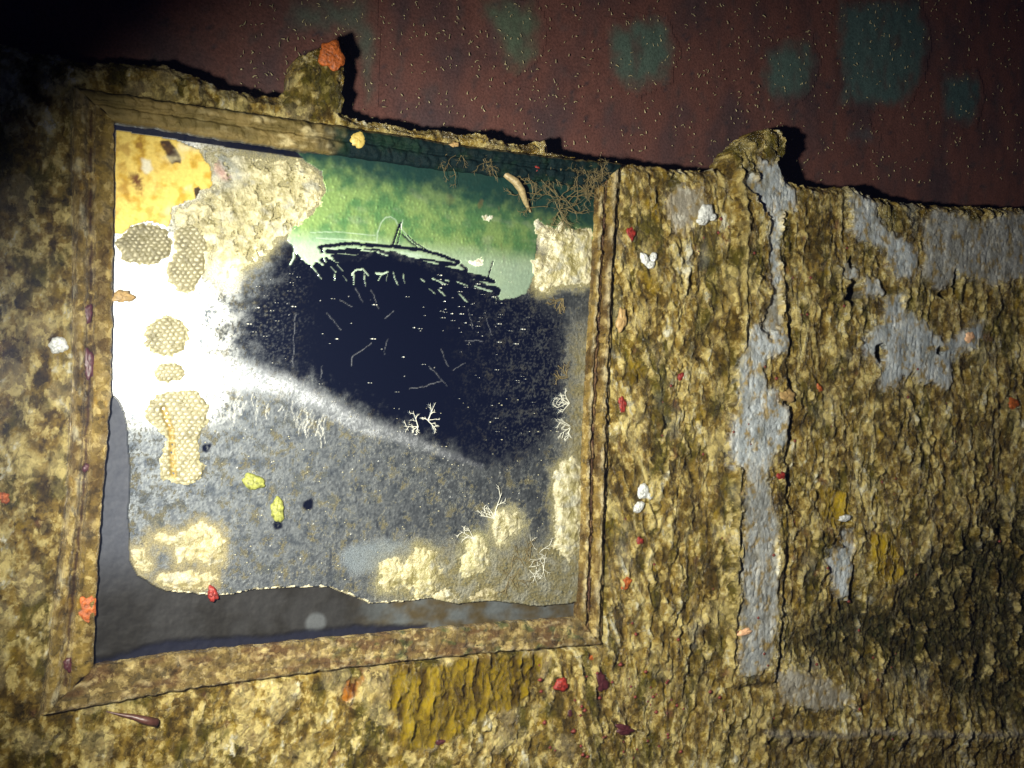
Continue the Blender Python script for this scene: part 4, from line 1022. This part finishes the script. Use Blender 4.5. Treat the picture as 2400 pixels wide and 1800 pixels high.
# branching hydroids
def hydroid(px, py, branches, mat, label, cat='hydroid', base=GT, rad=.00045, curl=.6, group='hydroids on the glass', spread=1.0, jit=0.0):
    parts = []
    for (a, L) in branches:
        def grow(p, ang, length, r, depth):
            n = 6; pts = [p.copy()]; a_ = ang
            for k in range(n):
                a_ += random.gauss(0, .16) * curl
                p = p + np.array([math.cos(a_), -.22 * random.random(), math.sin(a_)]) * length / n
                pts.append(p.copy())
                if depth > 0 and k in (1, 2, 3, 4) and random.random() < .72:
                    grow(p.copy(), a_ + random.choice((-1, 1)) * random.uniform(.45, 1.0) * spread, length * random.uniform(.3, .5), r * .7, depth - 1)
            parts.append(tube(pts, r, 4))
        p = W(px + random.gauss(0, jit), py + random.gauss(0, jit * .8), base)
        grow(p, a, L * .0003, rad, 2)
    V_, F_ = join(parts)
    return tag(mesh_obj('hydroid', V_, F_, mat), label, cat, group)
D = math.radians
hydroid(980, 1000, [(D(175), 42), (D(120), 46), (D(-150), 22), (D(-110), 18)], M_HYD, 'white branching hydroid on the dark glass, left of the pair', rad=.00042)
hydroid(1003, 985, [(D(60), 52), (D(-55), 36), (D(150), 20), (D(10), 26)], M_HYD, 'white branching hydroid on the dark glass, right of the pair', rad=.00042)
hydroid(1330, 885, [(D(100), 40), (D(160), 45), (D(200), 45), (D(130), 40)], M_HYDB, 'pale feathery hydroid at the right edge of the glass, top one', rad=.0005)
hydroid(1335, 945, [(D(165), 55), (D(195), 50), (D(140), 40), (D(220), 40), (D(180), 40)], M_HYD, 'cream feathery hydroid at the right edge of the glass, middle one', rad=.0005)
hydroid(1338, 1000, [(D(170), 58), (D(210), 45), (D(150), 45), (D(240), 40)], M_HYD, 'cream feathery hydroid at the right edge of the glass, bottom one', rad=.0005)
hydroid(1160, 1215, [(D(95), 75), (D(120), 50), (D(150), 55), (D(170), 50)], M_HYD, 'tall thin hydroid above the round cream crust near the bottom', rad=.0006)
hydroid(1110, 1262, [(D(150), 50), (D(175), 40), (D(120), 40)], M_HYD, 'low hydroid beside the upright cream crust near the bottom', rad=.0005)
hydroid(1215, 1330, [(D(k), 60) for k in range(0, 360, 40)], M_HYDB, 'bushy tangled hydroid in the lower right part of the glass', rad=.0004, curl=1.6, jit=18)
hydroid(1265, 1320, [(D(k), 55) for k in range(10, 360, 45)], M_HYD, 'pale tangled hydroid in the lower right corner of the glass', rad=.0004, curl=1.6, jit=16)
hydroid(1320, 700, [(D(200), 55), (D(230), 45), (D(180), 50), (D(260), 35)], M_HYDB, 'ochre comb shaped hydroid under the cream crust at upper right', rad=.0006)
hydroid(1330, 470, [(D(k), 85) for k in range(0, 360, 15)], M_HYDB, 'brown bushy hydroid in the dark upper right corner of the glass', base=.001, rad=.00035, curl=1.6, jit=26)
hydroid(1270, 430, [(D(k), 60) for k in range(20, 360, 24)], M_HYDB, 'brown scraggy hydroid left of the bushy one in the upper right', base=.001, rad=.00035, curl=1.6, jit=24)
hydroid(1400, 430, [(D(k), 60) for k in range(0, 360, 20)], M_HYDB, 'brown hydroid tuft over the top right frame corner', base=.003, rad=.00035, curl=1.6, jit=26)
hydroid(1060, 365, [(D(k), 60) for k in (200, 230, 260, 290, 320)], M_HYDB, 'thin brown hydroid hanging from the middle of the top rail', base=.002, rad=.0003, curl=1.6, jit=16)
hydroid(1150, 372, [(D(k), 60) for k in (210, 250, 280, 320)], M_HYDB, 'thin brown hydroid hanging right of the middle of the top rail', base=.002, rad=.0003, curl=1.6, jit=16)
# drooping brown sponge finger at the upper right of the glass
q = [W(a, b, h_) for a, b, h_ in ((1183, 408, .0015), (1208, 425, .004), (1222, 445, .004), (1232, 475, .002), (1243, 497, -.001))]
V_, F_ = tube(q, [.0026, .0036, .0034, .0022, .0008], 9)
tag(mesh_obj('sponge_finger', np.array(V_), np.array(F_), mat_plain('sponge_finger', (.26, .20, .10), scale=420, bump=.6)), 'drooping tan sponge finger over the dark green upper glass', 'sponge')

# specks of silt on the clean glass, a scatter of grains on the panel, snow in the water
def grains(name, spots, mat, label, cat, kind='stuff'):
    V_ = []; F_ = []
    for (p, r, st) in spots:
        o = len(V_)
        for d in ((st, 0, 0), (-st, 0, 0), (0, .6, 0), (0, -.6, 0), (0, 0, .8), (0, 0, -.8)):
            V_.append(p + np.array(d) * r)
        F_ += [(o + a, o + b, o + c) for a, b, c in ((0, 4, 3), (4, 1, 3), (1, 5, 3), (5, 0, 3), (4, 0, 2), (1, 4, 2), (5, 1, 2), (0, 5, 2))]
    return tag(mesh_obj(name, np.array(V_), np.array(F_), mat), label, cat, kind=kind)
sp = []
for i in range(130):
    if i < 55: px, py = random.gauss(1120, 60), random.gauss(720, 45)
    elif i < 100: px, py = random.uniform(620, 1250), random.uniform(640, 1020)
    else: px, py = random.uniform(500, 700), random.uniform(640, 900)
    if not (500 < px < 1300 and 600 < py < 1050): continue
    r = random.choice((.0003, .0004, .0004, .0005, .0008)) ; st = random.choice((1, 1.3, 1.8))
    p = W(px, py, GLASS_H + .0012); sp.append((p, r, st))
    if random.random() < .5: sp.append((p + np.array([.0022, 0, 0]), r * .8, st))  # copy beside the speck, standing in for its mirror image
grains('silt_specks', sp, M_HYD, 'tiny white silt specks, some beside added mirror-image copies, scattered over the dark clean glass', 'silt')
sp = []
for i in range(200):
    px, py = random.uniform(470, 1330), random.uniform(930, 1390)
    sp.append((W(px, py, GLASS_H + .0006), random.uniform(.0003, .0008), random.uniform(.8, 1.5)))
grains('shell_grit', sp, mat_plain('shell_grit', (.40, .38, .26), rough=.4, scale=300), 'pale grit sprinkled over the slimy lower half of the glass', 'grit')
rd = []
for i in range(70):
    px, py = random.uniform(1450, 2350), random.uniform(480, 1780); c = W(px, py)
    rd.append((np.array([c[0], -(panel_h(c[0], c[2]) + .0003), c[2]]), random.uniform(.0010, .0028), random.uniform(.7, 1.1)))
for i in range(40):
    px, py = random.uniform(1250, 1600), random.uniform(1540, 1790); c = W(px, py)
    rd.append((np.array([c[0], -(panel_h(c[0], c[2]) + .0003), c[2]]), random.uniform(.0012, .0034), random.uniform(.7, 1.2)))
grains('red_algae_beads', rd, mat_plain('red_bead', (.16, .030, .022), rough=.45, scale=300), 'tiny red beads of algae sprinkled over the encrusted panel', 'algae')

# ================================================================== the water itself: a faint even haze round the camera and the wall
def box_mesh(name, a, b):
    V_ = [(x, y, z) for x in (a[0], b[0]) for y in (a[1], b[1]) for z in (a[2], b[2])]
    me = bpy.data.meshes.new(name); me.from_pydata(V_, [], [(0, 1, 3, 2), (4, 6, 7, 5), (0, 4, 5, 1), (2, 3, 7, 6), (0, 2, 6, 4), (1, 5, 7, 3)]); me.update()
    return me
hz = bpy.data.objects.new('haze', box_mesh('haze', (-1.4, -1.6, -1.6), (3.4, 0.4, 1.9))); link(hz); hz['kind'] = 'stuff'
mh = bpy.data.materials.new('water_haze'); mh.use_nodes = True; nt = mh.node_tree
for q in list(nt.nodes):
    if q.type == 'BSDF_PRINCIPLED': nt.nodes.remove(q)
pv = nt.nodes.new('ShaderNodeVolumePrincipled'); pv.inputs['Color'].default_value = (.40, .52, 1.0, 1); pv.inputs['Density'].default_value = 0.018; pv.inputs['Anisotropy'].default_value = 0.2
nt.links.new(pv.outputs[0], nt.nodes['Material Output'].inputs['Volume'])
hz.data.materials.append(mh)
